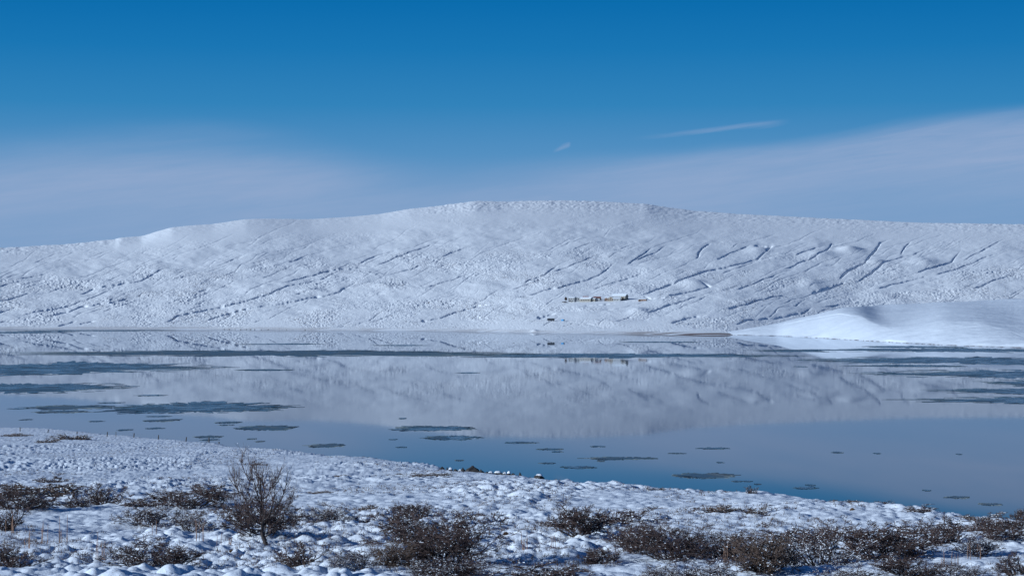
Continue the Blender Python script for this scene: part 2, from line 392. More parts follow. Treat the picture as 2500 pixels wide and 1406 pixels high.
L = lambda pts: [(x / 2, 470 + y / 2) for x, y in pts]
R = lambda pts: [(1250 + x / 2, 470 + y / 2) for x, y in pts]
GUL = [  # (polyline, depth m, half width px)
 (L([(-40, 535), (95, 508), (165, 480)]), 5, 2.2), (L([(-40, 597), (95, 555)]), 5, 2.2), (L([(85, 602), (270, 565), (420, 527), (500, 492), (650, 450)]), 5, 2.4),
 (L([(215, 605), (330, 580), (400, 556), (560, 536), (620, 516), (750, 500)]), 7, 2.6), (L([(390, 500), (450, 470), (560, 452), (700, 425), (740, 400), (790, 376), (900, 345)]), 7, 2.6),
 (L([(800, 640), (860, 607), (950, 585), (1100, 550), (1200, 525), (1330, 487), (1400, 460), (1560, 425), (1660, 386), (1920, 364)]), 8, 2.8),
 (L([(1000, 636), (1060, 602), (1150, 580), (1380, 540), (1450, 528), (1640, 490), (1720, 452), (1760, 415)]), 8, 2.8),
 (L([(965, 487), (1025, 463)]), 6, 2.4), (L([(2000, 638), (2150, 610), (2240, 576), (2350, 550), (2500, 530)]), 8, 2.8), (L([(285, 652), (380, 625)]), 5, 2),
 (L([(390, 642), (480, 627)]), 5, 2), (L([(1750, 347), (1850, 300), (2000, 265)]), 6, 2.2), (L([(1830, 361), (1960, 310), (2100, 256), (2200, 250)]), 6, 2.2),
 (L([(2150, 320), (2250, 276), (2330, 265)]), 6, 2.2), (L([(1410, 345), (1520, 300)]), 4, 2), (L([(90, 418), (270, 390)]), 4, 2), (L([(1120, 335), (1190, 310)]), 4, 2),
 (L([(1370, 445), (1600, 385), (1720, 370), (1930, 352)]), 7, 2.4), (L([(1440, 500), (1540, 480), (1640, 440)]), 4, 2), (L([(0, 455), (60, 440), (160, 425)]), 4, 2), (L([(840, 420), (1000, 390), (1100, 352)]), 4, 2),
 (L([(0, 632), (130, 618)]), 4, 2), (L([(2080, 470), (2200, 430), (2330, 380)]), 4, 2), (L([(1600, 520), (1820, 500), (2000, 480)]), 3, 2), (L([(1890, 405), (2040, 360), (2180, 345)]), 4, 2),
 (R([(0, 520), (80, 500), (230, 462), (330, 430), (420, 405), (470, 370), (520, 330)]), 7, 2.4), (R([(0, 470), (100, 440), (170, 402)]), 4, 2),
 (R([(620, 505), (700, 470), (800, 440), (860, 412), (960, 380), (1050, 365), (1200, 325), (1245, 290), (1270, 265)]), 9, 3.0),
 (R([(760, 507), (830, 490), (965, 455), (910, 435)]), 7, 3), (R([(775, 637), (860, 610), (960, 590)]), 8, 2.8), (R([(1050, 567), (1150, 540), (1280, 510), (1390, 495)]), 6, 2.6),
 (R([(1460, 490), (1580, 456), (1630, 437)]), 11, 3.4), (R([(1600, 422), (1640, 385), (1720, 345), (1770, 285), (1800, 245), (1860, 225)]), 11, 3.2),
 (R([(1680, 442), (1760, 390), (1840, 330), (1960, 300), (2060, 260)]), 7, 2.6), (R([(1320, 382), (1420, 336), (1510, 305), (1540, 280), (1560, 250), (1660, 235)]), 8, 3),
 (R([(1790, 472), (1860, 446), (1960, 425), (2060, 400)]), 7, 2.6), (R([(1960, 396), (2080, 360), (2150, 330), (2200, 270)]), 7, 2.6), (R([(1090, 647), (1160, 620), (1330, 605), (1430, 585), (1480, 550)]), 7, 2.6),
 (R([(120, 612), (170, 598), (215, 583)]), 10, 4.0), (R([(215, 583), (350, 557), (480, 543)]), 3, 1.8), (R([(1100, 472), (1230, 425), (1310, 400)]), 6, 2.4),
 (R([(200, 387), (350, 332), (420, 300)]), 5, 2.2), (R([(400, 470), (520, 430), (700, 372)]), 5, 2.2), (R([(900, 330), (930, 270), (980, 245)]), 6, 2.2), (R([(1900, 302), (1920, 260), (1960, 226)]), 6, 2.2),
 (R([(560, 352), (640, 300), (700, 250)]), 5, 2.2), (R([(50, 440), (160, 400), (240, 340)]), 5, 2.2), (R([(1000, 330), (1080, 290), (1180, 255)]), 7, 2.6), (R([(1180, 262), (1265, 262), (1240, 300)]), 9, 4),
 (R([(2060, 405), (2180, 365), (2300, 320), (2420, 290)]), 6, 2.4), (R([(2250, 470), (2380, 420), (2500, 390)]), 6, 2.4), (R([(2200, 330), (2320, 270), (2420, 220)]), 5, 2.2), (R([(640, 505), (680, 520), (900, 500), (1100, 490)]), 4, 2),
 (R([(660, 590), (720, 560), (830, 530), (900, 505), (1040, 470)]), 6, 2.4), (R([(350, 640), (430, 655), (500, 662)]), 1.0, 2.4), (R([(160, 610), (230, 600), (330, 570), (420, 558), (500, 548)]), .9, 2.2),
 (R([(320, 635), (350, 655), (380, 690)]), .5, 2.0), (R([(600, 330), (700, 290), (760, 250)]), 4, 2), (R([(300, 280), (380, 250), (480, 240)]), 3.5, 2), (R([(880, 660), (1000, 652)]), 4, 2),
 (R([(850, 647), (940, 632), (1080, 625)]), 4, 2), (R([(330, 560), (420, 548), (600, 530), (740, 510)]), 4, 2.0), (R([(1500, 560), (1620, 540), (1800, 530), (2000, 520)]), 4, 2.2), (R([(1380, 310), (1480, 270), (1530, 260)]), 5, 2.4)]
rg_ = random.Random(3)
for k in range(420):      # the many small runnels between the large ones
    x0 = rg_.uniform(-700, 3200); y0 = rg_.uniform(600, 800); n = rg_.randint(2, 7); pts = [(x0, y0)]
    for j in range(n):
        x0 += rg_.uniform(14, 40); y0 -= rg_.uniform(3, 16); pts.append((x0, y0))
    GUL.append((pts, rg_.uniform(.8, 2.4), rg_.uniform(1.4, 2.2)))

ys_ = np.interp(cx_, _gp, _shore_s); yt_ = np.interp(cx_, _gp, _sky_s); yf_ = np.interp(cx_, _gp, _sky_f)
tf = np.linspace(-.012, 1, NF)[:, None]
YF = ys_[None, :] + (yt_ - ys_)[None, :] * tf
PF = np.broadcast_to(cx_[None, :], YF.shape)
DF = far_D(PF, YF)
YF = YF + (yf_ - yt_)[None, :] * smooth_(.84, .985, tf)
DF = np.where(tf < 0, far_D(PF, ys_[None, :] + 0 * YF) * (1 + tf * 3), DF)
ZF = CAM_H + (HOR - YF) / F_PX * DF
ZF = np.where(tf < 0, tf * 120, ZF)
carve = np.zeros_like(YF)
wob1 = 2.6 * fbm(PF / 22, YF / 14, 3, 5); wob2 = 2.6 * fbm(PF / 22, YF / 14, 3, 6)
PW = PF + wob1; YW = YF + wob2
for pts, dep, hw in GUL:
    pts = np.array(pts); m = 14
    i0, i1 = np.searchsorted(cx_, [pts[:, 0].min() - m, pts[:, 0].max() + m])
    if i1 <= i0: continue
    sl = slice(i0, i1)
    best = np.full(PF[:, sl].shape, 1e9); side = np.zeros_like(best); tl = np.zeros_like(best)
    for k in range(len(pts) - 1):
        a = pts[k]; b = pts[k + 1]; d = b - a; l2 = (d ** 2).sum()
        rx = PW[:, sl] - a[0]; ry = YW[:, sl] - a[1]
        s = np.clip((rx * d[0] + ry * d[1]) / l2, 0, 1)
        dist = np.hypot(rx - s * d[0], ry - s * d[1])
        mm = dist < best
        best = np.where(mm, dist, best); tl = np.where(mm, (k + s) / (len(pts) - 1), tl)
    taper = smooth_(0, .14, tl) * smooth_(1.0, .7, tl) * (1.05 - .45 * tl)
    wv = .42 * hw * (.65 + .7 * (vnoise(PF[:, sl] / 9, YF[:, sl] / 9, 31) + .5))
    c = .52 * dep * taper * (.85 + .5 * np.clip(.5 + 1.5 * vnoise(PF[:, sl] / 13, YF[:, sl] / 5, 32), 0, 1)) * (np.exp(-(best / wv) ** 2) + .22 * np.exp(-(best / (3.2 * wv)) ** 2))
    carve[:, sl] = np.where(np.abs(c) > np.abs(carve[:, sl]), c, carve[:, sl])
# texture zones: hummocky lower slope, smoother shelf, rocky rim
tt = np.clip(tf, 0, 1)
hum = smooth_(.0, .04, tt) * (1 - .72 * smooth_(.56, .70, tt + .05 * fbm(PF / 160, YF / 40, 2, 12)))
farm = np.exp(-(((PF - 1450) / 150) ** 2 + ((YF - 735) / 16) ** 2) ** 2)        # mown home field round the farm
field2 = np.exp(-(((PF - 1400) / 260) ** 2 + ((YF - 790) / 18) ** 2) ** 2)
smoothrim = smooth_(34, 14, YF - (yt_[None, :] + 8)) * smooth_(240, 330, PF) * smooth_(1300, 900, PF)
rough = hum * (1 - .95 * farm) * (1 - .6 * field2) * (1 - .85 * smoothrim)
rough = rough * (.30 + 1.0 * smooth_(-.30, .28, fbm(PF / 95, YF / 24, 3, 71)))
rock = smooth_(26, 12, YF - yt_[None, :]) * smooth_(980, 1080, PF) * smooth_(1600, 1420, PF)
diag = fbm((PF + 2.6 * YF) / 60, (YF - PF * .05) / 7 + PF * .35 / 7, 4, 60)
ZF = ZF - carve * smooth_(.0, .04, tt)
big = fbm(PF / 90, YF / 26, 4, 15)
scaleD = DF / 4500
ZF = ZF + rough * scaleD * (.7 * diag + .62 * fbm(PF / 3.8, YF / 2.2, 2, 25, .6) * (.4 + 1.6 * smooth_(-.3, .4, fbm(PF / 70, YF / 18, 3, 29))) + .4 * np.abs(fbm(PF / 14, YF / 6, 2, 26))) * smooth_(0, .05, tt)
ZF = ZF + 4 * big * scaleD * (1 - farm) * smooth_(.03, .2, tt) * (1 - smooth_(.75, .95, tt))
ZF = ZF + rock * (4 * np.abs(fbm(PF / 22, YF / 4, 3, 33)) + 1.5 * fbm(PF / 5, YF / 3, 2, 34))
ZF = ZF + 2.2 * fbm(PF / 12, YF / 3, 3, 35) * smooth_(.85, 1, tt) * (1 - .6 * smoothrim)
# hummocks and knolls: two soft knolls on the right, moraine mounds on the far shore
for kx, ky, kw, kh, ka in ((2075, 610, 26, 7, 16), (2000, 622, 30, 8, 10), (1850, 612, 26, 8, 10), (2140, 640, 20, 7, 8), (1304, 808, 8, 2.2, 3), (930, 700, 30, 6, 7), (760, 712, 26, 5, 6), (1690, 690, 30, 7, 7), (1560, 760, 24, 8, 7), (1500, 788, 40, 8, 3), (1980, 690, 30, 10, 7), (2250, 640, 32, 10, 9)):
    ZF = ZF + ka * .7 * np.exp(-((PF - kx) / kw) ** 2 - ((YF - ky) / kh) ** 2)
shore = smooth_(1.0, .2, np.abs(YF - ys_[None, :] + 2) / 7.0) * (.35 + .65 * smooth_(1480, 1640, PF))
# back of the mountain
back = [(1.03, 1.0), (1.10, .97), (1.35, .8), (2.0, -.02)]
DB = np.vstack([DF[-1:] * a for a, b in back]); ZB = np.vstack([ZF[-1:] * b for a, b in back])
Zall = np.vstack([ZF, ZB]); Dall = np.vstack([DF, DB]); Pall = np.broadcast_to(cx_[None, :], Dall.shape)
me = grid_mesh('mountainside', (Pall - 1250) / F_PX * Dall, Dall, Zall)
zr = np.zeros((len(back), len(cx_)))
for nm, arr in (('rough', np.vstack([rough, zr])), ('shore', np.vstack([shore, zr]))):
    at = me.attributes.new(nm, 'FLOAT', 'POINT'); at.data.foreach_set('value', np.ascontiguousarray(arr.ravel(), np.float32))
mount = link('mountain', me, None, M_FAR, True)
tag(mount, 'long snow covered mountain with gullies behind the lake', kind='structure')

def far_ground(p, y):
    """point on the finished far slope"""
    i = int(np.clip(np.searchsorted(cx_, p), 1, len(cx_) - 1)); col = YF[:, i]
    j = int(np.argmin(np.abs(col - y)))
    D = DF[j, i]
    return Vector(((p - 1250) / F_PX * D, D, ZF[j, i])), D / F_PX

# ------------------------------------------------------------------ smooth snow hill on the right shore
HB = np.array([(1730, 816), (1800, 818), (1900, 820), (2000, 825), (2100, 831), (2200, 837), (2300, 842), (2400, 846), (2500, 849), (2700, 856), (3200, 872)], float)
HC = np.array([(1730, 815), (1800, 808), (1900, 794), (1990, 775), (2050, 764), (2100, 772), (2150, 800), (2200, 806), (2250, 796), (2300, 784), (2350, 784), (2400, 788), (2450, 802), (2500, 822), (2600, 838), (3200, 850)], float)
HT = np.array([(1730, 814), (1800, 806), (1900, 788), (1990, 767), (2060, 752), (2130, 746), (2200, 742), (2320, 737), (2500, 728), (2700, 722), (3200, 715)], float)
hx = np.arange(1752, 3200, 3.0)
def sm(a, k):
    ker = np.hanning(k + 2)[1:-1]; ker /= ker.sum(); return np.convolve(np.pad(a, k // 2, 'edge'), ker, 'valid')
hb = sm(np.interp(hx, HB[:, 0], HB[:, 1]), 15); hc = sm(np.interp(hx, HC[:, 0], HC[:, 1]), 27); ht = sm(np.interp(hx, HT[:, 0], HT[:, 1]), 15)
hb = np.maximum(hb, 816); hc = np.minimum(hc, hb - 1.0); ht = np.minimum(ht, hc - 1.5)
Dh = CAM_H * F_PX / (hb - HOR)
zc_est = CAM_H - (hc - HOR) / F_PX * Dh
Dc = Dh + np.maximum(zc_est, 1.0) / .115
Dt2 = Dc + 60 + 900 * smooth_(0, 60, hc - ht)
n1_, n2_ = 60, 70
a1 = np.linspace(0, 1, n1_)[:, None]; a2 = np.linspace(0, 1, n2_ + 1)[1:, None]
yA = hb + (hc - hb) * a1; DA = Dh + (Dc - Dh) * (a1 * .8 + .2 * a1 ** 3)
yB = hc + (ht - hc) * a2; DBb = Dc + (Dt2 - Dc) * (.35 * a2 + .65 * a2 ** 2)
YH = np.vstack([yA, yB]); DH = np.vstack([DA, DBb]); PH = np.broadcast_to(hx[None, :], YH.shape)
ZH = CAM_H - (YH - HOR) / F_PX * DH
for _ in range(3):
    ZH[1:-1] = (ZH[:-2] + 2 * ZH[1:-1] + ZH[2:]) / 4
XH = (PH - 1250) / F_PX * DH
rowsel = smooth_(0, 8, np.arange(len(YH))[:, None])
ZH = ZH + rowsel * (1.6 * fbm(XH / 70, DH / 90, 3, 44) + .7 * fbm(XH / 22 + DH / 60, DH / 40, 3, 45) + .25 * fbm(XH / 6, DH / 16, 2, 46))
ZH = np.vstack([ZH[:1] * 0 - 1.2, ZH[:1] * 0 - .05, ZH[1:], ZH[-1:] - 6, ZH[-1:] * .4, ZH[-1:] * 0 - 3]); DH = np.vstack([DH[:1] * .996, DH, DH[-1:] * 1.03, DH[-1:] * 1.12, DH[-1:] * 1.25])
PH = np.broadcast_to(hx[None, :], DH.shape)
def hill_mat():
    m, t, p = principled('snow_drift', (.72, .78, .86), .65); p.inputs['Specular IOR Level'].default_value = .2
    g = t.n('ShaderNodeNewGeometry'); pos = g.outputs['Position']
    sx = t.n('ShaderNodeSeparateXYZ'); t.l(pos, sx.inputs[0])
    b = t.n('ShaderNodeBump'); b.inputs['Strength'].default_value = .3; b.inputs['Distance'].default_value = 1.0
    t.l(t.noise(t.scaled(pos, (1, .4, .3)), .2, 5, .6), b.inputs['Height']); t.l(b.outputs[0], p.inputs['Normal'])
    n = t.noise(t.scaled(pos, (.3, 1, 1)), .05, 4, .7)
    lowf = t.m('MULTIPLY', t.ss(n, .40, .62), t.m('SUBTRACT', 1.0, t.ss(t.m('SUBTRACT', sx.outputs['Z'], t.m('MULTIPLY', n, .7)), -.3, .35)))
    t.l(t.mix(lowf, (.72, .78, .86, 1), (.12, .09, .085, 1)), p.inputs['Base Color'])
    return m
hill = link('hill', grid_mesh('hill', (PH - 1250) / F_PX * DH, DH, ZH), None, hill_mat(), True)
tag(hill, 'smooth wind packed snow hill on the right shore', kind='structure')

# ------------------------------------------------------------------ lake
wy = np.array([90., 400, 1200, 2500, 5200]); wx = np.array([-6000., -1500, 0, 1500, 6000])
GX, GY = np.meshgrid(wx, wy)
lake = link('water', grid_mesh('water', GX, GY, GX * 0), None, M_WATER)
tag(lake, 'calm lake mirroring the mountain and the sky', kind='structure')

# ------------------------------------------------------------------ sheets of thin ice
def ice(x0, x1, yc, h, label, grey=False, shape=0.0, frag=True, group='sheets of thin ice on the lake'):
    h = h * (.8 if x1 - x0 < 200 else .9)
    rs = random.Random(int(x0 * 7 + yc * 13)); seed = rs.randint(0, 9999)
    Dn_ = CAM_H * F_PX / (yc + h / 2 - HOR); Df_ = CAM_H * F_PX / (yc - h / 2 - HOR)
    D = (Dn_ + Df_) / 2; B = (Df_ - Dn_) / 2; A = (x1 - x0) / 2 * D / F_PX; cxm = ((x0 + x1) / 2 - 1250) / F_PX * D
    big_ = (x1 - x0) > 90
    n = 420 if big_ else (160 if x1 - x0 > 40 else 70)
    V, Fc = [], []
    def poly(cx, cy, a, b, n, sd, jag):
        th = np.linspace(0, 2 * math.pi, n, endpoint=False)
        c, s = np.cos(th), np.sin(th)
        r = 1 + jag * (.6 * fbm(c * 1.6 + sd, s * 1.6, 2, seed) + .55 * fbm(c * 7 + sd, s * 9, 3, seed + 5) + .5 * fbm(c * 34 + sd, s * 40, 2, seed + 9))
        r = np.clip(r, .25, 1.6)
        # pointed ends, flat middle
        xx = np.sign(c) * np.abs(c) ** .8; yy = np.sign(s) * np.abs(s) ** 1.25
        yy = yy * (1 + shape * xx)
        X = cx + a * xx * r; Yy = cy + b * yy * r
        k = len(V)
        T = .05
        V.extend([(X[i], Yy[i], T) for i in range(n)]); V.extend([(X[i], Yy[i], -.03) for i in range(n)])
        Fc.append(list(range(k, k + n)))
        Fc.extend([(k + i, k + n + i, k + n + (i + 1) % n, k + (i + 1) % n) for i in range(n)])
    poly(0, 0, A, B, n, 0.0, .9)
    if frag:
        nf = 26 if big_ else 6
        for q in range(nf):
            a = rs.uniform(0, 6.283); rr = rs.uniform(.97, 1.28)
            fs = rs.uniform(.03, .10) * (1 if big_ else 1.6)
            ca = math.cos(a); sa = math.sin(a)
            poly(math.copysign(abs(ca) ** .8, ca) * A * rr, math.copysign(abs(sa) ** 1.2, sa) * B * rr, A * fs, B * fs * .6, 14, q * 3.1, .7)
    me = bpy.data.meshes.new('ice_sheet'); me.from_pydata(V, [], Fc); me.update()
    o = link('ice_sheet', me, None, M_ICEG if grey else M_ICE)
    o.location = (cxm, D, 0)
    return tag(o, label, 'ice sheet', group)

ICE = [
 (150, 1200, 863, 15, 'long grey blue band of thin ice crossing the left half of the lake', True, .1),
 (1165, 1880, 868, 11, 'long narrow dark ice band across the lake below the farm', False, -.2),
 (-160, 480, 899, 26, 'wide dark blue ice sheet at the left edge, the farther of the two', False, -.5),
 (-200, 305, 947, 24, 'wide dark blue ice sheet at the left edge, the nearer of the two', False, -.4),
 (85, 265, 994, 12, 'grey slushy ice patch above the fence line on the left', True, 0),
 (100, 205, 1005, 7, 'small grey slush patch just in front of a wider one on the left', True, 0),
 (310, 652, 995, 24, 'large dark ice sheet with frosted edges left of the middle of the lake', False, -.3),
 (590, 705, 1044, 13, 'oval grey ice patch nearest above the bare tree', True, 0),
 (760, 832, 1087, 10, 'small grey ice patch close to the near shore right of the bare tree', True, 0),
 (990, 1138, 1045, 12, 'dark lens shaped ice patch where the mountain reflection ends', False, -.3),
 (1045, 1160, 1068, 11, 'dark ice patch just in front of the lens shaped one', False, .1),
 (2130, 2330, 847, 5, 'thin dark ice strip closest to the snow hill on the right', False, 0),
 (1960, 2640, 855, 9, 'long ice strip off the snow hill reaching the right edge', False, .4),
 (1870, 2010, 857, 5, 'narrow ice strip left of the band off the snow hill', False, 0),
 (2030, 2700, 880, 17, 'broad dark ice band on the right, third from the snow hill', False, .3),
 (2110, 2330, 893, 5, 'thin ice strip under the broad dark band on the right', False, 0),
 (2200, 2760, 914, 22, 'broad ice band with a grey western tip on the right', False, .3),
 (2440, 2800, 936, 18, 'dark ice at the right edge between two broad bands', False, .2),
 (2330, 2800, 955, 14, 'dark ice tongue with frosted rim at the right edge', False, .1),
 (2290, 2850, 976, 18, 'nearest large dark ice sheet at the right edge', False, .3),
 (-80, 130, 812, 5, 'dark ice strip under the far shore at the left edge', False, 0),
 (60, 420, 807, 3, 'hairline of ice along the far shore on the left', False, 0),
 (610, 760, 840, 3, 'thin ice streak above the long grey band, left of the middle', False, 0),
 (920, 1030, 843, 3, 'thin ice streak above the long grey band, near the middle', False, 0),
 (1540, 1690, 835, 3, 'thin ice streak in front of the brown shore strip', False, 0),
 (590, 702, 903, 4, 'thin dark streak right of the farther wide sheet', False, 0),
 (336, 398, 965, 4, 'small dark streak beside the nearer wide sheet', False, 0),
 (245, 295, 983, 3, 'hairline of ice above the grey slush patches', False, 0),
 (28, 68, 997, 3, 'tiny ice streak left of the grey slush patches', False, 0),
 (52, 78, 1024, 3, 'tiny ice streak above the first fence posts', False, 0),
 (220, 250, 1028, 3, 'tiny ice streak above the middle fence posts', False, 0),
 (360, 412, 1016, 3, 'thin ice streak under the large frosted sheet', False, 0),
 (362, 428, 1026, 7, 'crooked grey ice patch above the right end of the fence', True, .3),
 (362, 398, 1045, 4, 'small grey ice streak above the fifth fence post', True, 0),
 (290, 320, 1049, 4, 'small grey ice streak just above the slope by the fence', True, 0),
 (530, 580, 1031, 5, 'small grey ice patch left of the oval grey one', True, 0),
 (535, 568, 1037, 3, 'sliver of ice under a small grey patch left of the oval one', True, 0),
 (482, 540, 1066, 6, 'ragged grey ice patch behind the braced fence post', True, 0),
 (495, 530, 1073, 4, 'sliver of ice at the foot of the braced fence post', True, 0),
 (605, 625, 1071, 3, 'tiny grey ice streak above the slope left of the bare tree', True, 0),
 (625, 645, 1077, 4, 'tiny grey ice patch above the crown of the bare tree', True, 0),
 (1120, 1166, 910, 3, 'tiny dark streak alone in the middle of the mountain reflection', False, 0),
 (1940, 1968, 895, 3, 'tiny dark streak alone in the right part of the mountain reflection', False, 0),
 (975, 992, 1021, 3, 'tiny dark streak left above the lens shaped ice', False, 0),
 (952, 970, 1072, 3, 'tiny dark streak left below the lens shaped ice', False, 0),
 (970, 992, 1091, 3, 'tiny dark streak right of the small grey near shore patch', False, 0),
 (1240, 1300, 1080, 5, 'small dark ice streak first right of the paired dark patches', False, 0),
 (1315, 1370, 1096, 5, 'small dark ice streak above the line of stones, the farther', False, 0),
 (1348, 1372, 1102, 3, 'sliver of ice under the streak above the stones', False, 0),
 (1375, 1445, 1140, 6, 'thin dark ice patch right of the line of stones', False, 0),
 (1322, 1352, 1130, 4, 'tiny dark ice patch between two thin ones right of the stones', False, 0),
 (1113, 1132, 1123, 3, 'tiny ice streak just beyond the shore stones', True, 0),
 (1445, 1475, 1089, 4, 'short dark ice streak in the middle of the near lake', False, 0),
 (1450, 1588, 1118, 8, 'ragged ice patch with frosty right tip in the near lake', True, -.3),
 (1460, 1475, 1125, 3, 'sliver of ice in front of the ragged frosty patch', True, 0),
 (1655, 1776, 1160, 15, 'diamond shaped frosty ice patch, largest in the near lake', True, 0),
 (1712, 1772, 1094, 5, 'thin dark streak above the diamond shaped patch', False, 0),
 (1635, 1668, 1106, 3, 'tiny streak left below the thin dark streak above the diamond', False, 0),
 (1750, 1765, 1128, 3, 'tiny streak midway above the diamond shaped patch', False, 0),
 (1787, 1808, 1174, 4, 'tiny dark patch right below the diamond shaped one', False, 0),
 (1815, 1833, 1174, 3, 'tiny dark patch second right below the diamond shaped one', False, 0),
 (1842, 1856, 1181, 3, 'tiny streak close to the twig on the shore ridge', False, 0),
 (1945, 1990, 1190, 7, 'small ragged dark ice patch close to the right near shore', False, 0),
 (1967, 1987, 1183, 4, 'tiny dark ice patch just beyond a ragged one near the right shore', False, 0),
 (2033, 2056, 1104, 4, 'short dark streak alone in the right of the near lake', False, 0),
 (2133, 2147, 1106, 3, 'tiny streak right of the short dark streak', False, 0),
 (2253, 2270, 1196, 4, 'tiny dark patch left above the last two ice patches', False, 0),
 (2310, 2360, 1213, 6, 'dark ice patch with two lobes near the right shore', True, 0),
 (2395, 2440, 1230, 7, 'nearest dark ice patch at the lower right of the lake', True, 0),
 (2335, 2346, 1108, 3, 'tiny streak far right in the near lake', False, 0),
]
for it in ICE: ice(*it)

# ------------------------------------------------------------------ tubes, blobs
def tube_mesh(name, segs, sides=3):
    """segs: list of (p0, p1, r0, r1)"""
    P0 = np.array([s[0] for s in segs], float); P1 = np.array([s[1] for s in segs], float)
    r0 = np.array([s[2] for s in segs], float); r1 = np.array([s[3] for s in segs], float)
    d = P1 - P0; d /= np.maximum(np.linalg.norm(d, axis=1, keepdims=True), 1e-9)
    ref = np.where(np.abs(d[:, 2:3]) > .9, np.array([[1., 0, 0]]), np.array([[0., 0, 1]]))
    u = np.cross(d, ref); u /= np.linalg.norm(u, axis=1, keepdims=True); v = np.cross(d, u)
    n = len(segs); V = np.zeros((n, sides * 2, 3))
    for k in range(sides):
        a = 2 * math.pi * k / sides; o = u * math.cos(a) + v * math.sin(a)
        V[:, k] = P0 + o * r0[:, None]; V[:, sides + k] = P1 + o * r1[:, None]
    base = (np.arange(n) * sides * 2)[:, None]; Q = []
    for k in range(sides):
        k2 = (k + 1) % sides
        Q.append(base + np.array([[k, k2, sides + k2, sides + k]]))
    Q = np.stack(Q, 1).reshape(-1, 4)
    return np_mesh(name, V.reshape(-1, 3), Q)

_t = (1 + 5 ** .5) / 2
ICO_V = np.array([(-1, _t, 0), (1, _t, 0), (-1, -_t, 0), (1, -_t, 0), (0, -1, _t), (0, 1, _t), (0, -1, -_t), (0, 1, -_t), (_t, 0, -1), (_t, 0, 1), (-_t, 0, -1), (-_t, 0, 1)]) / math.sqrt(1 + _t * _t)
ICO_F = np.array([(0, 11, 5), (0, 5, 1), (0, 1, 7), (0, 7, 10), (0, 10, 11), (1, 5, 9), (5, 11, 4), (11, 10, 2), (10, 7, 6), (7, 1, 8), (3, 9, 4), (3, 4, 2), (3, 2, 6), (3, 6, 8), (3, 8, 9), (4, 9, 5), (2, 4, 11), (6, 2, 10), (8, 6, 7), (9, 8, 1)])
def blob_mesh(name, pts, rng):
    V, Fq = [], []
    for k, (p, r) in enumerate(pts):
        s = np.array([r * rng.uniform(.7, 1.4), r * rng.uniform(.7, 1.4), r * rng.uniform(.5, .9)])
        V.append(ICO_V * s * (1 + .25 * (np.array([rng.random() for _ in range(12)])[:, None] - .5)) + np.array(p)); Fq.append(ICO_F + 12 * k)
    return np_mesh(name, np.vstack(V), np.vstack(Fq))

def nrm(v): return v / max(np.linalg.norm(v), 1e-9)

def grow(segs, nodes, p, d, length, r, depth, rng, kink=.35, up=.12, nseg=4, kids=(2, 4), spread=.75, shrink=.6, rmin=.0065):
    sl = length / nseg; p = np.array(p, float); d = nrm(np.array(d, float)); rr = r
    path = [(p.copy(), d.copy(), rr)]
    for i in range(nseg):
        d = nrm(d + np.array([rng.gauss(0, kink), rng.gauss(0, kink), rng.gauss(0, kink * .6) + up]))
        q = p + d * sl; r2 = max(rmin, rr * (1 - .55 / nseg))
        segs.append((p.copy(), q.copy(), rr, r2)); p = q; rr = r2
        path.append((p.copy(), d.copy(), rr))
    nodes.append((p.copy(), depth))
    if depth > 0:
        for k in range(rng.randint(*kids)):
            i = rng.randint(1, nseg); pp, pd, pr = path[i]
            side = nrm(np.array([rng.gauss(0, 1), rng.gauss(0, 1), rng.gauss(0, .6)]))
            nd = nrm(pd + side * spread)
            grow(segs, nodes, pp, nd, length * shrink * rng.uniform(.7, 1.25), max(rmin, pr * .68), depth - 1, rng, kink, up, max(2, nseg - 1), kids, spread, shrink, rmin)

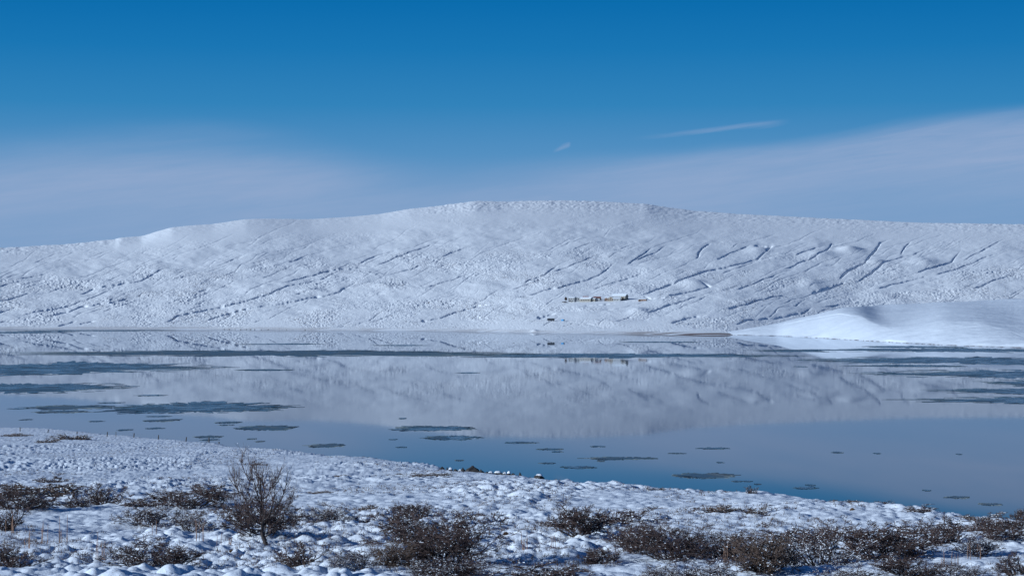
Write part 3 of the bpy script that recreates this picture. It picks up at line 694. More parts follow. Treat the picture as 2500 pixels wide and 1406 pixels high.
SNOWF = {}
def make_shrub(seed, width, height, stems, depth, kids, snow, twig_mat, blob=.035, kink=.35, lean=1.25, rbase=.028, split=True):
    """a prototype shrub: children named stem, twigs, snow_clumps"""
    rng = random.Random(seed); root = empty('shrub', (0, 0, 0)); allnodes = []; twigs = []; stem_meshes = []
    for k in range(stems):
        az_ = 2 * math.pi * (k + rng.uniform(-.4, .4)) / stems; incl = lean * math.sqrt(rng.random())
        d = np.array([math.sin(incl) * math.cos(az_), math.sin(incl) * math.sin(az_), math.cos(incl)])
        rim = 1 / math.sqrt((math.sin(incl) / (width / 2)) ** 2 + (math.cos(incl) / height) ** 2)
        segs = []; nodes = []
        base = np.array([math.cos(az_), math.sin(az_), 0]) * width * .10 * rng.random() + np.array([0, 0, -.12])
        grow(segs, nodes, base, d, rim * .72, rbase * rng.uniform(.7, 1.2), depth, rng, kink, .06, 5, kids, .8, .5)
        stem_meshes.append(segs[:5]); twigs.extend(segs[5:]); allnodes.extend(nodes)
    zmax = max(s[1][2] for s in twigs); xs = sorted(abs(s[1][0]) for s in twigs); hw = xs[int(len(xs) * .98)]
    print('shrub', seed, len(twigs))
    sxy = width / 2 / hw; sz = height / zmax
    def fit(s): return (s[0] * [sxy, sxy, sz], s[1] * [sxy, sxy, sz], s[2], s[3])
    for sg in stem_meshes:
        link('stem', tube_mesh('stem', [fit(s) for s in sg], 5), root, M_BARK)
    tg = link('twigs', tube_mesh('twigs', [fit(s) for s in twigs], 3), root, twig_mat); tg['kind'] = 'stuff'
    if snow > 0:
        pts = []; lines = []
        for s in twigs:
            f = fit(s); d = nrm(f[1] - f[0])
            if rng.random() < snow * 1.05 * (1.15 - abs(d[2])):
                rr = rng.uniform(.35, .75) * blob * .5; o_ = np.array([0, 0, rr * .8])
                lines.append((f[0] + o_, f[1] + o_, rr * .8, rr))
            if rng.random() < snow * .07:
                pts.append(((f[0] + f[1]) / 2 + [0, 0, .012], blob * rng.uniform(.3, .95)))
        if lines: b = link('snow_lines', tube_mesh('snow_lines', lines, 4), root, M_CLUMP, True); b['kind'] = 'stuff'
        if pts: b = link('snow_clumps', blob_mesh('snow_clumps', pts, rng), root, M_CLUMP, True); b['kind'] = 'stuff'
    return root

NSEG = []
PROTO = {
 'dark':   [make_shrub(101, 3.6, 1.55, 16, 4, (4, 5), .028, M_TWIG, .040), make_shrub(102, 3.2, 1.2, 15, 4, (4, 5), .028, M_TWIG, .038)],
 'snowy':  [make_shrub(111, 2.8, 1.5, 15, 4, (3, 5), .17, M_TWIG, .036), make_shrub(112, 3.2, 1.1, 15, 4, (3, 5), .16, M_TWIG, .034)],
 'open':   [make_shrub(121, 2.2, 1.15, 15, 3, (5, 7), .05, M_TWIG, .035, .3, 1.0), make_shrub(122, 1.6, 1.0, 12, 3, (4, 6), .06, M_TWIG, .035, .3, .95)],
 'russet': [make_shrub(131, 2.4, 1.15, 18, 3, (5, 8), .04, M_TWIGR, .035, .28, 1.1)],
 'low':    [make_shrub(141, 3.0, .42, 26, 3, (4, 6), .05, M_TWIG, .035, .4, 1.45, .012), make_shrub(142, 2.6, .34, 26, 3, (4, 6), .05, M_TWIGR, .035, .4, 1.45, .012)],
}
for v in PROTO.values():
    for o in v: o.hide_render = False
USED = set()
DIM = {'dark': [(3.6, 1.55), (3.2, 1.2)], 'snowy': [(2.8, 1.5), (3.2, 1.1)], 'open': [(2.2, 1.15), (1.6, 1.0)], 'russet': [(2.4, 1.15)], 'low': [(3.0, .42), (2.6, .34)]}

def copy_thing(root):
    r = root.copy(); COL.objects.link(r)
    for c in list(root.children):
        k = c.copy(); COL.objects.link(k); k.parent = r
    return r

def shrub(kind, idx, bx, by, wpx, hpx, rot, label, group, cat='shrub'):
    key = (kind, idx)
    src = PROTO[kind][idx]
    if key in USED: o = copy_thing(src)
    else: o = src; USED.add(key)
    p, mpp = at_near(bx, by)
    w_, h_ = DIM[kind][idx]
    sx = 1.14 * wpx * mpp / w_; sz = (1.1 * hpx + (6 if kind != 'low' else 3)) * mpp / h_
    o.location = p; o.rotation_euler = (0, 0, rot); o.scale = (sx, sx, sz)
    return tag(o, label, cat, group)

GB = 'bare twiggy shrubs standing in the snow'; GL = 'low patches of heath poking through the snow'
SH = [
 ('dark', 0, 1095, 1377, 250, 108, 0.3, 'dark gnarled shrub with bare crooked stems, largest in the centre foreground', GB),
 ('dark', 1, 1000, 1335, 130, 92, 1.1, 'dark shrub behind the left shoulder of the gnarled centre shrub', GB),
 ('open', 0, 1010, 1262, 100, 36, .8, 'loose shrub topping the centre clump, farthest back in it', GB),
 ('snowy', 0, 1995, 1368, 180, 98, 0.0, 'round shrub with snow balled over its crown, right foreground', GB),
 ('dark', 1, 2150, 1350, 225, 98, 2.2, 'broad dark brown shrub directly right of the snow balled one', GB),
 ('russet', 0, 1868, 1388, 150, 92, 0.0, 'russet open shrub left of the snow balled shrub', GB),
 ('dark', 0, 1640, 1362, 225, 72, 2.6, 'wide dark shrub mass between the lower middle and the russet shrub', GB),
 ('open', 0, 1415, 1325, 125, 80, 2.9, 'medium shrub under the flat heath patch right of the centre', GB),
 ('low', 0, 1510, 1278, 180, 34, 0.4, 'long flat heath patch right of the centre', GL),
 ('dark', 1, 475, 1240, 175, 54, 4.0, 'dark flat topped shrub left behind the bare tree', GB),
 ('open', 1, 247, 1228, 95, 50, 0.6, 'small round open shrub far left, standing alone', GB),
 ('low', 1, 110, 1212, 190, 28, 0.0, 'long low brown heath patch near the left edge', GL),
 ('low', 0, 120, 1178, 80, 20, 1.2, 'small heath patch farther up the slope from the long one at left', GL),
 ('dark', 1, 48, 1252, 145, 52, 0.9, 'dark spreading shrub at the left edge, the farther one', GB),
 ('snowy', 0, 345, 1398, 200, 76, 1.4, 'snow dusted shrub at the bottom left with forked stems', GB),
 ('open', 0, 425, 1402, 130, 48, 4.4, 'snow dusted shrub touching the right side of the bottom left one', GB),
 ('open', 0, 22, 1408, 120, 66, 1.9, 'dark twiggy shrub in the bottom left corner', GB),
 ('snowy', 1, 375, 1285, 150, 56, 0.5, 'snowy tangled shrub left of the bare tree', GB),
 ('snowy', 0, 475, 1300, 115, 44, 2.0, 'snowy tangled shrub filling the gap before the bush under the bare tree', GB),
 ('open', 1, 25, 1305, 90, 62, 3.0, 'sparse reddish shrub at the left edge under the dark spreading one', GB),
 ('dark', 0, 640, 1318, 190, 84, 5.0, 'dense dark bush right behind the trunk of the bare tree', GB),
 ('snowy', 1, 790, 1282, 120, 44, 3.3, 'snowy shrub first to the right of the bare tree', GB),
 ('low', 0, 850, 1280, 80, 22, 2.0, 'low shrub fringe right of the snowy one beside the tree', GL),
 ('open', 1, 735, 1390, 110, 62, 2.2, 'sparse small shrub below right of the bare tree', GB),
 ('open', 1, 2300, 1322, 100, 62, 4.0, 'medium snowy shrub right of the broad dark brown one', GB),
 ('dark', 1, 2450, 1325, 120, 56, 5.1, 'dark shrub near the right edge', GB),
 ('low', 0, 2370, 1296, 120, 32, 1.0, 'low brown patch above the shrubs at the right', GL),
 ('dark', 1, 2496, 1272, 40, 28, 0.0, 'small dark bush on the shore ridge at the right edge', GB),
 ('open', 0, 2152, 1242, 62, 18, 0.0, 'low dark shrub breaking the ridge line above the water', GB),
 ('open', 1, 1832, 1215, 28, 18, 0.0, 'tiny lone twig shrub on the ridge line above the water', GB),
 ('snowy', 1, 1090, 1412, 260, 42, 4.7, 'snowy brown shrub along the bottom edge below the gnarled one', GB),
 ('russet', 0, 980, 1385, 110, 60, 2.0, 'reddish brown shrub at the left foot of the gnarled one', GB),
 ('snowy', 0, 870, 1405, 120, 40, 0.2, 'faint snow laden shrub at the bottom between the tree and the centre', GB),
 ('low', 0, 1330, 1405, 170, 34, 3.0, 'low dark shrub at the bottom edge right of the centre', GL),
 ('snowy', 1, 1730, 1412, 170, 58, 1.0, 'snowy shrub at the bottom edge below the russet one', GB),
 ('snowy', 1, 2070, 1410, 150, 36, 2.5, 'low snowy shrub at the bottom edge below the snow balled one', GB),
 ('open', 0, 2215, 1405, 160, 46, 2.0, 'brown low shrub at the bottom edge towards the right', GB),
 ('snowy', 0, 2345, 1412, 120, 34, 5.0, 'faint shrub at the bottom edge near the right corner', GB),
 ('open', 1, 2478, 1405, 100, 50, 1.0, 'shrub in the bottom right corner', GB),
 ('low', 1, 185, 1074, 78, 13, 0.0, 'reddish heath patch just below the fence', GL),
 ('low', 1, 118, 1080, 50, 10, 2.0, 'small reddish heath patch left below the one by the fence', GL),
 ('low', 1, 38, 1066, 60, 7, 1.0, 'thin reddish heath line at the far left below the fence', GL),
 ('low', 0, 1145, 1262, 66, 16, 3.0, 'short heath row on a snow mound above the gnarled shrub', GL),
 ('low', 1, 895, 1247, 70, 22, 1.0, 'pale brown heath patch left above the centre shrub', GL),
 ('low', 1, 785, 1204, 62, 8, 1.0, 'thin brown heath line right of the bare tree crown', GL),
 ('low', 0, 625, 1134, 46, 10, 2.0, 'small heath patch seen through the top of the bare tree', GL),
 ('low', 1, 1760, 1262, 80, 20, 0.5, 'light brown heath patch on the slope left of the right hand shrubs', GL),
 ('low', 1, 1840, 1268, 55, 18, 2.5, 'heath patch beside a smooth snow mound at right', GL),
 ('low', 1, 2060, 1237, 110, 10, 0.2, 'thin reddish heath along the shore ridge', GL),
 ('low', 0, 2240, 1262, 80, 12, 0.9, 'reddish heath on the ridge right of the low dark shrub', GL),
 ('low', 1, 2400, 1276, 130, 13, 3.0, 'long thin heath line close to the right edge', GL),
 ('low', 1, 1600, 1205, 60, 9, 0.0, 'small heath patch on the shore ridge right of the middle', GL),
 ('low', 1, 1060, 1170, 110, 7, 0.0, 'pale heath line on the slope below the shore stones', GL),
 ('low', 1, 830, 1160, 60, 7, 1.0, 'thin heath line above the bare tree towards the stones', GL),
 ('low', 0, 1920, 1310, 160, 40, 2.4, 'brown scrub filling the space behind the russet shrub', GL),
 ('low', 0, 2030, 1300, 120, 26, 5.4, 'brown scrub on the crown line behind the snow balled shrub', GL),
 ('low', 0, 2440, 1292, 130, 22, 3.9, 'scrub band under the small bush at the right edge', GL),
 ('low', 0, 1360, 1282, 100, 26, 0.8, 'faint scrub left of the medium shrub', GL),
 ('open', 1, 1540, 1345, 90, 55, 5.2, 'dark shrub at the left end of the wide dark mass', GB),
 ('low', 0, 330, 1240, 90, 22, 2.2, 'faint scrub between the lone round shrub and the flat topped one', GL),
 ('dark', 0, 1775, 1352, 150, 58, 0.9, 'dark brown shrub between the wide dark mass and the russet shrub', GB),
 ('dark', 1, 1560, 1335, 120, 56, 3.6, 'dark shrub rising behind the left half of the wide mass', GB),
 ('low', 0, 2270, 1296, 150, 26, 2.6, 'scrub right behind the broad dark brown shrub', GL),
 ('snowy', 1, 2385, 1345, 110, 50, 1.9, 'snowy shrub in the gap between the medium and the dark right edge shrub', GB),
 ('open', 0, 1465, 1372, 100, 40, 0.4, 'sparse forked shrub below the medium shrub of the centre right', GB),
 ('snowy', 0, 1620, 1410, 120, 36, 2.2, 'snow dusted shrub on the bottom edge under the wide dark mass', GB),
 ('dark', 0, 1085, 1412, 150, 34, 1.7, 'dark low shrub right on the bottom edge of the centre clump', GB),
 ('open', 1, 180, 1240, 80, 30, 5.2, 'thin scrub between the left edge shrub and the lone round one', GB),
]
for a in SH: shrub(*a)

# ------------------------------------------------------------------ the bare tree
def make_tree():
    rng = random.Random(77)
    base, mpp = at_near(645, 1335)
    H = 196 * mpp
    root = empty('bare_tree', base)
    u = H                      # unit = tree height
    # trunk: short, leaning, then a straight leader
    pts = [(0.02, 0, -.04), (.018, 0, .02), (-.012, .0, .08), (-.022, .0, .14), (-.02, 0, .20), (-.012, 0, .27), (-.03, 0, .36), (-.035, 0, .47), (-.03, .0, .58), (-.045, 0, .68), (-.035, 0, .78), (-.04, 0, .86)]
    rad = [.034, .030, .025, .023, .022, .018, .0145, .012, .0095, .007, .005, .003]
    segs = [(np.array(pts[i]) * u, np.array(pts[i + 1]) * u, rad[i] * u, rad[i + 1] * u) for i in range(len(pts) - 1)]
    tr = link('trunk', tube_mesh('trunk', segs, 8), root, M_BARK, True)
    limbs = [ # start, control points
        [(-.022, 0, .165), (-.10, -.03, .165), (-.16, -.05, .185), (-.22, -.06, .28), (-.27, -.06, .38), (-.33, -.06, .46)],
        [(-.02, 0, .20), (-.09, .03, .22), (-.17, .05, .30), (-.23, .06, .38), (-.28, .08, .50), (-.33, .10, .62), (-.36, .1, .75)],
        [(-.02, 0, .22), (-.10, -.05, .27), (-.18, -.08, .40), (-.21, -.09, .52), (-.27, -.10, .63), (-.34, -.1, .69), (-.36, -.1, .80)],
        [(-.03, 0, .34), (-.10, .04, .44), (-.17, .07, .52), (-.20, .08, .64), (-.19, .09, .76), (-.25, .1, .86), (-.29, .1, .98)],
        [(-.015, 0, .21), (.05, .04, .25), (.12, .07, .34), (.15, .09, .44), (.21, .11, .55), (.25, .12, .68)],
        [(-.012, 0, .27), (.0, -.05, .40), (.01, -.08, .55), (.015, -.1, .68), (-.01, -.1, .78)],
        [(-.015, 0, .25), (.06, -.05, .34), (.10, -.08, .42), (.13, -.10, .54), (.15, -.11, .66), (.13, -.1, .74)],
        [(-.03, 0, .46), (-.08, .02, .56), (-.10, .03, .68), (-.14, .05, .78), (-.16, .05, .88)],
        [(-.035, 0, .50), (.03, .03, .58), (.07, .04, .64), (.12, .05, .70), (.16, .05, .80)],
        [(.0, 0, .06), (.06, -.02, .11), (.11, -.03, .13), (.16, -.04, .20), (.22, -.05, .30), (.30, -.05, .42), (.34, -.05, .52)],
        [(-.02, .0, .18), (-.02, .10, .26), (-.04, .18, .38), (-.05, .22, .52), (-.04, .25, .66)],
        [(-.02, .0, .18), (-.01, -.10, .24), (.03, -.17, .34), (.05, -.22, .46), (.06, -.24, .58)],
        [(-.04, 0, .60), (-.07, -.02, .70), (-.06, -.03, .80), (-.09, -.03, .90)],
    ]
    tw = []; nodes = []
    for li, L_ in enumerate(limbs):
        sg = []; n = len(L_); r0 = (.0115 if L_[0][2] < .3 else .0075) * u
        P = [np.array(q) * u for q in L_]
        # refine path
        path = []
        for i in range(n - 1):
            for s_ in (0, .5):
                path.append(P[i] * (1 - s_) + P[i + 1] * s_ + np.array([rng.gauss(0, .004), rng.gauss(0, .004), rng.gauss(0, .003)]) * u * (1 if (i or s_) else 0))
        path.append(P[-1])
        for i in range(len(path) - 1):
            a = i / (len(path) - 1); b = (i + 1) / (len(path) - 1)
            sg.append((path[i], path[i + 1], r0 * (1 - .8 * a), r0 * (1 - .8 * b)))
        link('limb', tube_mesh('limb', sg, 5), root, M_BARK, True)
        for i in range(2, len(path)):
            d = nrm(path[i] - path[i - 1])
            for k in range(2 if i < len(path) - 1 else 3):
                side = nrm(np.array([rng.gauss(0, 1), rng.gauss(0, 1), rng.gauss(.1, .4)]))
                nd = nrm(d * .9 + side * .65 + np.array([0, 0, .3]))
                grow(tw, nodes, path[i], nd, u * rng.uniform(.10, .19), .0042 * u, 2, rng, .20, .16, 4, (2, 3), .6, .62, .0022)
    for i in range(5, 11):
        for k in range(3):
            side = nrm(np.array([rng.gauss(0, 1), rng.gauss(0, 1), rng.gauss(.3, .3)]))
            grow(tw, nodes, np.array(pts[i]) * u, nrm(side * .7 + np.array([0, 0, .8])), u * rng.uniform(.10, .2), .0042 * u, 2, rng, .2, .16, 4, (2, 3), .6, .62, .0022)
    t_ = link('twigs', tube_mesh('twigs', tw, 3), root, M_TWIG); t_['kind'] = 'stuff'
    sn = []
    for a, b in (((-.028, 0, .18), (-.10, -.03, .178)), ((-.10, -.03, .178), (-.155, -.05, .195)), ((-.025, 0, .215), (-.09, .03, .235))):
        for k in range(9):
            s_ = k / 8; q = (np.array(a) * (1 - s_) + np.array(b) * s_) * u; sn.append((q, .011 * u * rng.uniform(.8, 1.3)))
    for s_ in tw:
        if rng.random() < .02: sn.append((s_[1], .022 * rng.uniform(.6, 1.3)))
    b = link('snow_clumps', blob_mesh('snow_clumps', sn, rng), root, M_CLUMP, True); b['kind'] = 'stuff'
    tag(root, 'bare leafless tree with crooked short trunk and fanned upright limbs, tallest plant in the foreground', 'tree')
make_tree()

# ------------------------------------------------------------------ dry stalks, bare tufts, fine heath
def stalks(bx, by, wpx, hpx, n, label):
    rng = random.Random(int(bx)); p, mpp = at_near(bx, by); root = empty('dry_stalks', p)
    for k in range(n):
        x = rng.uniform(-.5, .5) * wpx * mpp; y = rng.uniform(-.5, .5) * wpx * mpp * .7
        z0 = float(near_z(np.array([p.x + x]), np.array([p.y + y]))[0]) - p.z - .05
        h = hpx * mpp * rng.uniform(.5, 1.05); lx = rng.gauss(0, .04) * h; segs = []
        q = np.array([x, y, z0]);
        for i in range(4):
            q2 = np.array([x + lx * (i + 1) / 4 + rng.gauss(0, .006), y, z0 + h * (i + 1) / 4]); segs.append((q, q2, .013 - .0015 * i, .0115 - .0015 * i)); q = q2
        for i in range(5):
            a = q - np.array([0, 0, .05 * i]); segs.append((a, a + np.array([rng.gauss(0, .02), rng.gauss(0, .02), .03]), .006, .002))
        link('stalk', tube_mesh('stalk', segs, 3), root, M_STALK)
    tag(root, label, 'dry stalks', 'upright dry weed stalks in the snow')
for a in [(110, 1330, 20, 55, 4, 'pair of tall reddish dry stalks between the left shrubs'), (158, 1345, 24, 78, 6, 'tallest cluster of reddish dry stalks left of the bottom left shrub'),
          (68, 1352, 16, 60, 4, 'thin dry stalks above the bottom left corner shrub'), (245, 1375, 22, 70, 5, 'dry stalks at the left flank of the snow dusted shrub'),
          (490, 1345, 22, 62, 5, 'dry stalks left of the bare tree trunk'), (378, 1322, 12, 40, 3, 'few dry stalks under the snowy tangle'), (550, 1335, 40, 40, 7, 'short stalks close in front of the bush under the tree'),
          (1285, 1352, 18, 48, 6, 'dry stalks on the snow right of the gnarled shrub'), (1350, 1350, 12, 46, 3, 'second dry stalks right of the gnarled shrub'), (1772, 1372, 14, 60, 5, 'red brown upright stalks left of the russet shrub'),
          (2320, 1375, 44, 40, 7, 'short stalks below the medium snowy shrub at right'), (2375, 1365, 40, 46, 6, 'thin stalks under the dark right edge shrub'), (30, 1310, 30, 60, 6, 'reddish stalks in the sparse shrub at the left edge')]:
    stalks(*a)

def tuft(bx, by, wpx, label):
    rng = random.Random(int(bx)); p, mpp = at_near(bx, by); segs = []; r = wpx * mpp / 2
    for k in range(260):
        a = rng.uniform(0, 6.283); e = rng.uniform(.1, 1.5); d = np.array([math.cos(a) * math.cos(e), math.sin(a) * math.cos(e), math.sin(e)])
        segs.append((d * r * .35, d * r * rng.uniform(.8, 1.1), .012, .006))
    o = link('grass_tuft', tube_mesh('grass_tuft', segs, 3), None, M_TUFT); o.location = p + Vector((0, 0, -.04))
    tag(o, label, 'grass tuft', 'brown tufts sticking out of the snow')
for a in [(116, 1380, 22, 'round brown tuft low on the left beside the corner shrub'), (706, 1390, 15, 'dark round tuft below the bare tree'), (566, 1352, 13, 'orange brown tuft left of the tree trunk'), (187, 1342, 9, 'tiny orange tuft among the left stalks'), (1235, 1325, 16, 'dark twiggy tuft right of the gnarled shrub'), (2080, 1262, 14, 'small tuft behind the broad dark brown shrub')]:
    tuft(*a)

def heath():
    rng = np.random.default_rng(5); N = 60000
    row = 1410 - (1410 - 1045) * rng.random(N) ** .8
    pp = rng.uniform(-150, 2650, N)
    ed = np.interp(pp, EDGE[:, 0], EDGE[:, 1]); ok = row > ed + 1
    pp, row = pp[ok], row[ok]
    D = d_of_row(row); x = (pp - 1250) / F_PX * D
    dens = fbm(x / 7, D / 16, 4, 200, .6) + .5 * fbm(x / 1.2, D / 1.6, 2, 210)
    ok = dens > .08
    x, D = x[ok], D[ok]; n = len(x)
    z = near_z(x, D)
    h = rng.uniform(.05, .15, n) * np.clip(100 / D, .5, 1.1); wd = rng.uniform(.008, .015, n) * np.clip(D / 90, .8, 2.2)
    P0 = np.stack([x, D, z - .03], 1)
    P1 = P0 + np.stack([rng.normal(0, .05, n), rng.normal(0, .05, n), h + .03], 1)
    segs = list(zip(P0, P1, wd, wd * .4))
    P2 = P0 + np.stack([rng.normal(0, .10, n), rng.normal(0, .08, n), h * .8 + .02], 1)
    segs += list(zip(P0, P2, wd, wd * .4))
    o = link('heath_sprigs', tube_mesh('heath_sprigs', segs, 3), None, M_TWIGR)
    tag(o, 'fine brown heath and grass tips scattered through the snow', 'heath', None, 'stuff')
    print('heath', n)
heath()

# ------------------------------------------------------------------ stones on the shore ridge
def stone(cx, base, wpx, hpx, label, snow=.5, sharp=0.0, name='stone'):
    rng = random.Random(int(cx * 3)); p, mpp = at_near(cx, max(base, float(np.interp(cx, EDGE[:, 0], EDGE[:, 1])) + 5.0))
    D = p.y; w_ = wpx * mpp / 2; h_ = hpx * mpp
    w_ *= 1.6; h_ *= 1.3; snow *= .55
    root = empty(name, p - Vector((0, 0, .04)))
    rings = [(-.1, 1.0), (.25, .98), (.55, .74 - .2 * sharp), (.82, .42 - .25 * sharp), (1.0, .12 if sharp else .3)]
    n = 9; V, Fc = [], []
    offx = rng.uniform(-.35, .2)
    for hz, rr in rings:
        for k in range(n):
            a = 2 * math.pi * k / n; q = 1 + rng.uniform(-.28, .28)
            V.append((w_ * (rr * q * math.cos(a) + offx * hz), w_ * .8 * rr * q * math.sin(a), (h_ + .1) * (hz + rng.uniform(-.04, .04))))
    for r_ in range(len(rings) - 1):
        for k in range(n): Fc.append((r_ * n + k, r_ * n + (k + 1) % n, (r_ + 1) * n + (k + 1) % n, (r_ + 1) * n + k))
    Fc.append(list(range((len(rings) - 1) * n, len(rings) * n)))
    me = bpy.data.meshes.new('rock'); me.from_pydata(V, [], Fc); me.update(); link('rock', me, root, M_ROCK)
    if snow > .3:
        V2, F2 = [], []
        lo = 1.0 - snow
        lev = [(lo, 1.06 - lo * .6), (lo + (1 - lo) * .5, .86 - lo * .42), (1.03, .36 - .15 * sharp), (1.07, .08)]
        for hz, rr in lev:
            for k in range(n):
                a = 2 * math.pi * k / n
                V2.append((w_ * (rr * math.cos(a) * 1.04 + offx * hz + .10 * (1 - sharp)), w_ * .86 * rr * math.sin(a) + w_ * .14, (h_ + .1) * hz + .015))
        for r_ in range(3):
            for k in range(n): F2.append((r_ * n + k, r_ * n + (k + 1) % n, (r_ + 1) * n + (k + 1) % n, (r_ + 1) * n + k))
        F2.append(list(range(3 * n, 4 * n)))
        me = bpy.data.meshes.new('snow_cap'); me.from_pydata(V2, [], F2); me.update(); link('snow_cap', me, root, M_CAP, True)
    tag(root, label, 'stone', 'stones along the near shore ridge')
for a in [(1079, 1136, 8, 4, 'small flat stone at the far left end of the stone row', .5), (1092, 1139, 5, 9, 'narrow upright dark stone, second from the left', .0, .5),
          (1101, 1140, 10, 7, 'snow covered block touching the narrow upright stone', .75), (1113, 1141, 11, 5, 'low dark stone with snow on its right, left of the pointed ones', .4),
          (1123, 1142, 8, 4, 'small snow covered stone before the pointed pair', .8), (1131, 1144, 10, 8, 'pointed dark stone left of the big triangular one', .35, .8),
          (1152, 1146, 27, 12, 'largest stone, a dark triangle with snow on its right flank', .25, .6), (1177, 1148, 13, 8, 'pointed dark stone right of the big triangular one', .35, .8),
          (1188, 1149, 10, 3, 'low dark stone trailing right of the pointed one', .3), (1197, 1151, 11, 4, 'small snowy stone in the middle of the right half of the row', .8),
          (1214, 1151, 18, 6, 'wide flat stone under a thick slab of snow', .6), (1222, 1155, 10, 5, 'brown faced stone under the wide flat one', .3), (1231, 1153, 11, 6, 'snow capped stone right of the wide flat one', .7),
          (1242, 1156, 9, 7, 'peaked snow capped stone left of the low dark pair', .65, .5), (1254, 1159, 9, 3, 'low dark stone before the last one', .2), (1271, 1160, 7, 9, 'upright stone with a snow tip at the right end of the row', .3, .3),
          (1315, 1165, 16, 5, 'low snowy stone standing apart to the right of the row', .7)]:
    stone(*a)

# ------------------------------------------------------------------ fence on the left
def fence():
    posts = [(50, 1053, 10, 0), (117, 1057, 8, .25), (188, 1059, 7, .2), (262, 1066, 11, .1), (284, 1067, 13, 0), (327, 1068, 11, .12), (387, 1072, 11, .08), (454, 1076, 11, .18), (511, 1079, 15, 0), (535, 1080, 5, .1)]
    p0, _ = at_near(511, 1079); root = empty('wire_fence', p0); tops = []
    for x, y, h, lean in posts:
        p, mpp = at_near(x, y); hh = h * mpp; r = .09 if x != 284 else .05
        a = np.array(p - p0) + [0, 0, -.3]; b = a + np.array([lean * hh, 0, hh + .3])
        link('fence_post', tube_mesh('fence_post', [(a, b, r, r * .9), (b, b + [0, 0, .03], r * .9, r * .3)], 6), root, M_POST); tops.append((a, b))
    a, b = tops[8]; link('brace', tube_mesh('brace', [(a + np.array([-.75, .2, .25]), a * .35 + b * .65, .035, .035)], 5), root, M_POST)
    for k in (.55, .78, .95):
        sg = [(tops[i][0] * (1 - k) + tops[i][1] * k, tops[i + 1][0] * (1 - k) + tops[i + 1][1] * k, .006, .006) for i in range(len(tops) - 1)]
        link('wire', tube_mesh('wire', sg, 3), root, M_WIRE)
    tag(root, 'old wire fence with leaning dark posts along the shore ridge at the left', 'fence')
fence()

# ------------------------------------------------------------------ the farm across the lake
M_CREAM = plain('wall_cream', (.24, .225, .20), .8, .08, .5); M_WHITE = plain('wall_white', (.26, .27, .28), .8, .06, .5)
M_GREY = plain('wall_grey', (.34, .35, .36), .8, .12, .5); M_TIMBER = plain('wall_timber', (.20, .13, .10), .8, .2, .8)
M_ROOF = plain('roof_snow', (.66, .71, .78), .6, .03, .5); M_RED = plain('roof_red', (.22, .06, .045), .7, .2, .6)
M_PANE = plain('pane_dark', (.02, .022, .03), .15, .1, 1); M_ORANGE = plain('trim_orange', (.45, .20, .08), .7, .1, 1)
M_DARKBOX = plain('box_dark', (.035, .042, .055), .6, .25, .6); M_BLUE = plain('box_blue', (.01, .17, .36), .5, .12, .6); M_BLUE_SHADE = plain('box_blue_shade', (.006, .035, .10), .5, .12, .6)
M_DOOR = plain('door_dark', (.02, .018, .018), .8, .2, 1)

def box(name, x0, x1, y0, y1, z0, z1, mat, parent):
    V = [(x0, y0, z0), (x1, y0, z0), (x1, y1, z0), (x0, y1, z0), (x0, y0, z1), (x1, y0, z1), (x1, y1, z1), (x0, y1, z1)]
    me = bpy.data.meshes.new(name); me.from_pydata(V, [], [(3, 2, 1, 0), (4, 5, 6, 7), (0, 1, 5, 4), (1, 2, 6, 5), (2, 3, 7, 6), (3, 0, 4, 7)]); me.update()
    return link(name, me, parent, mat)

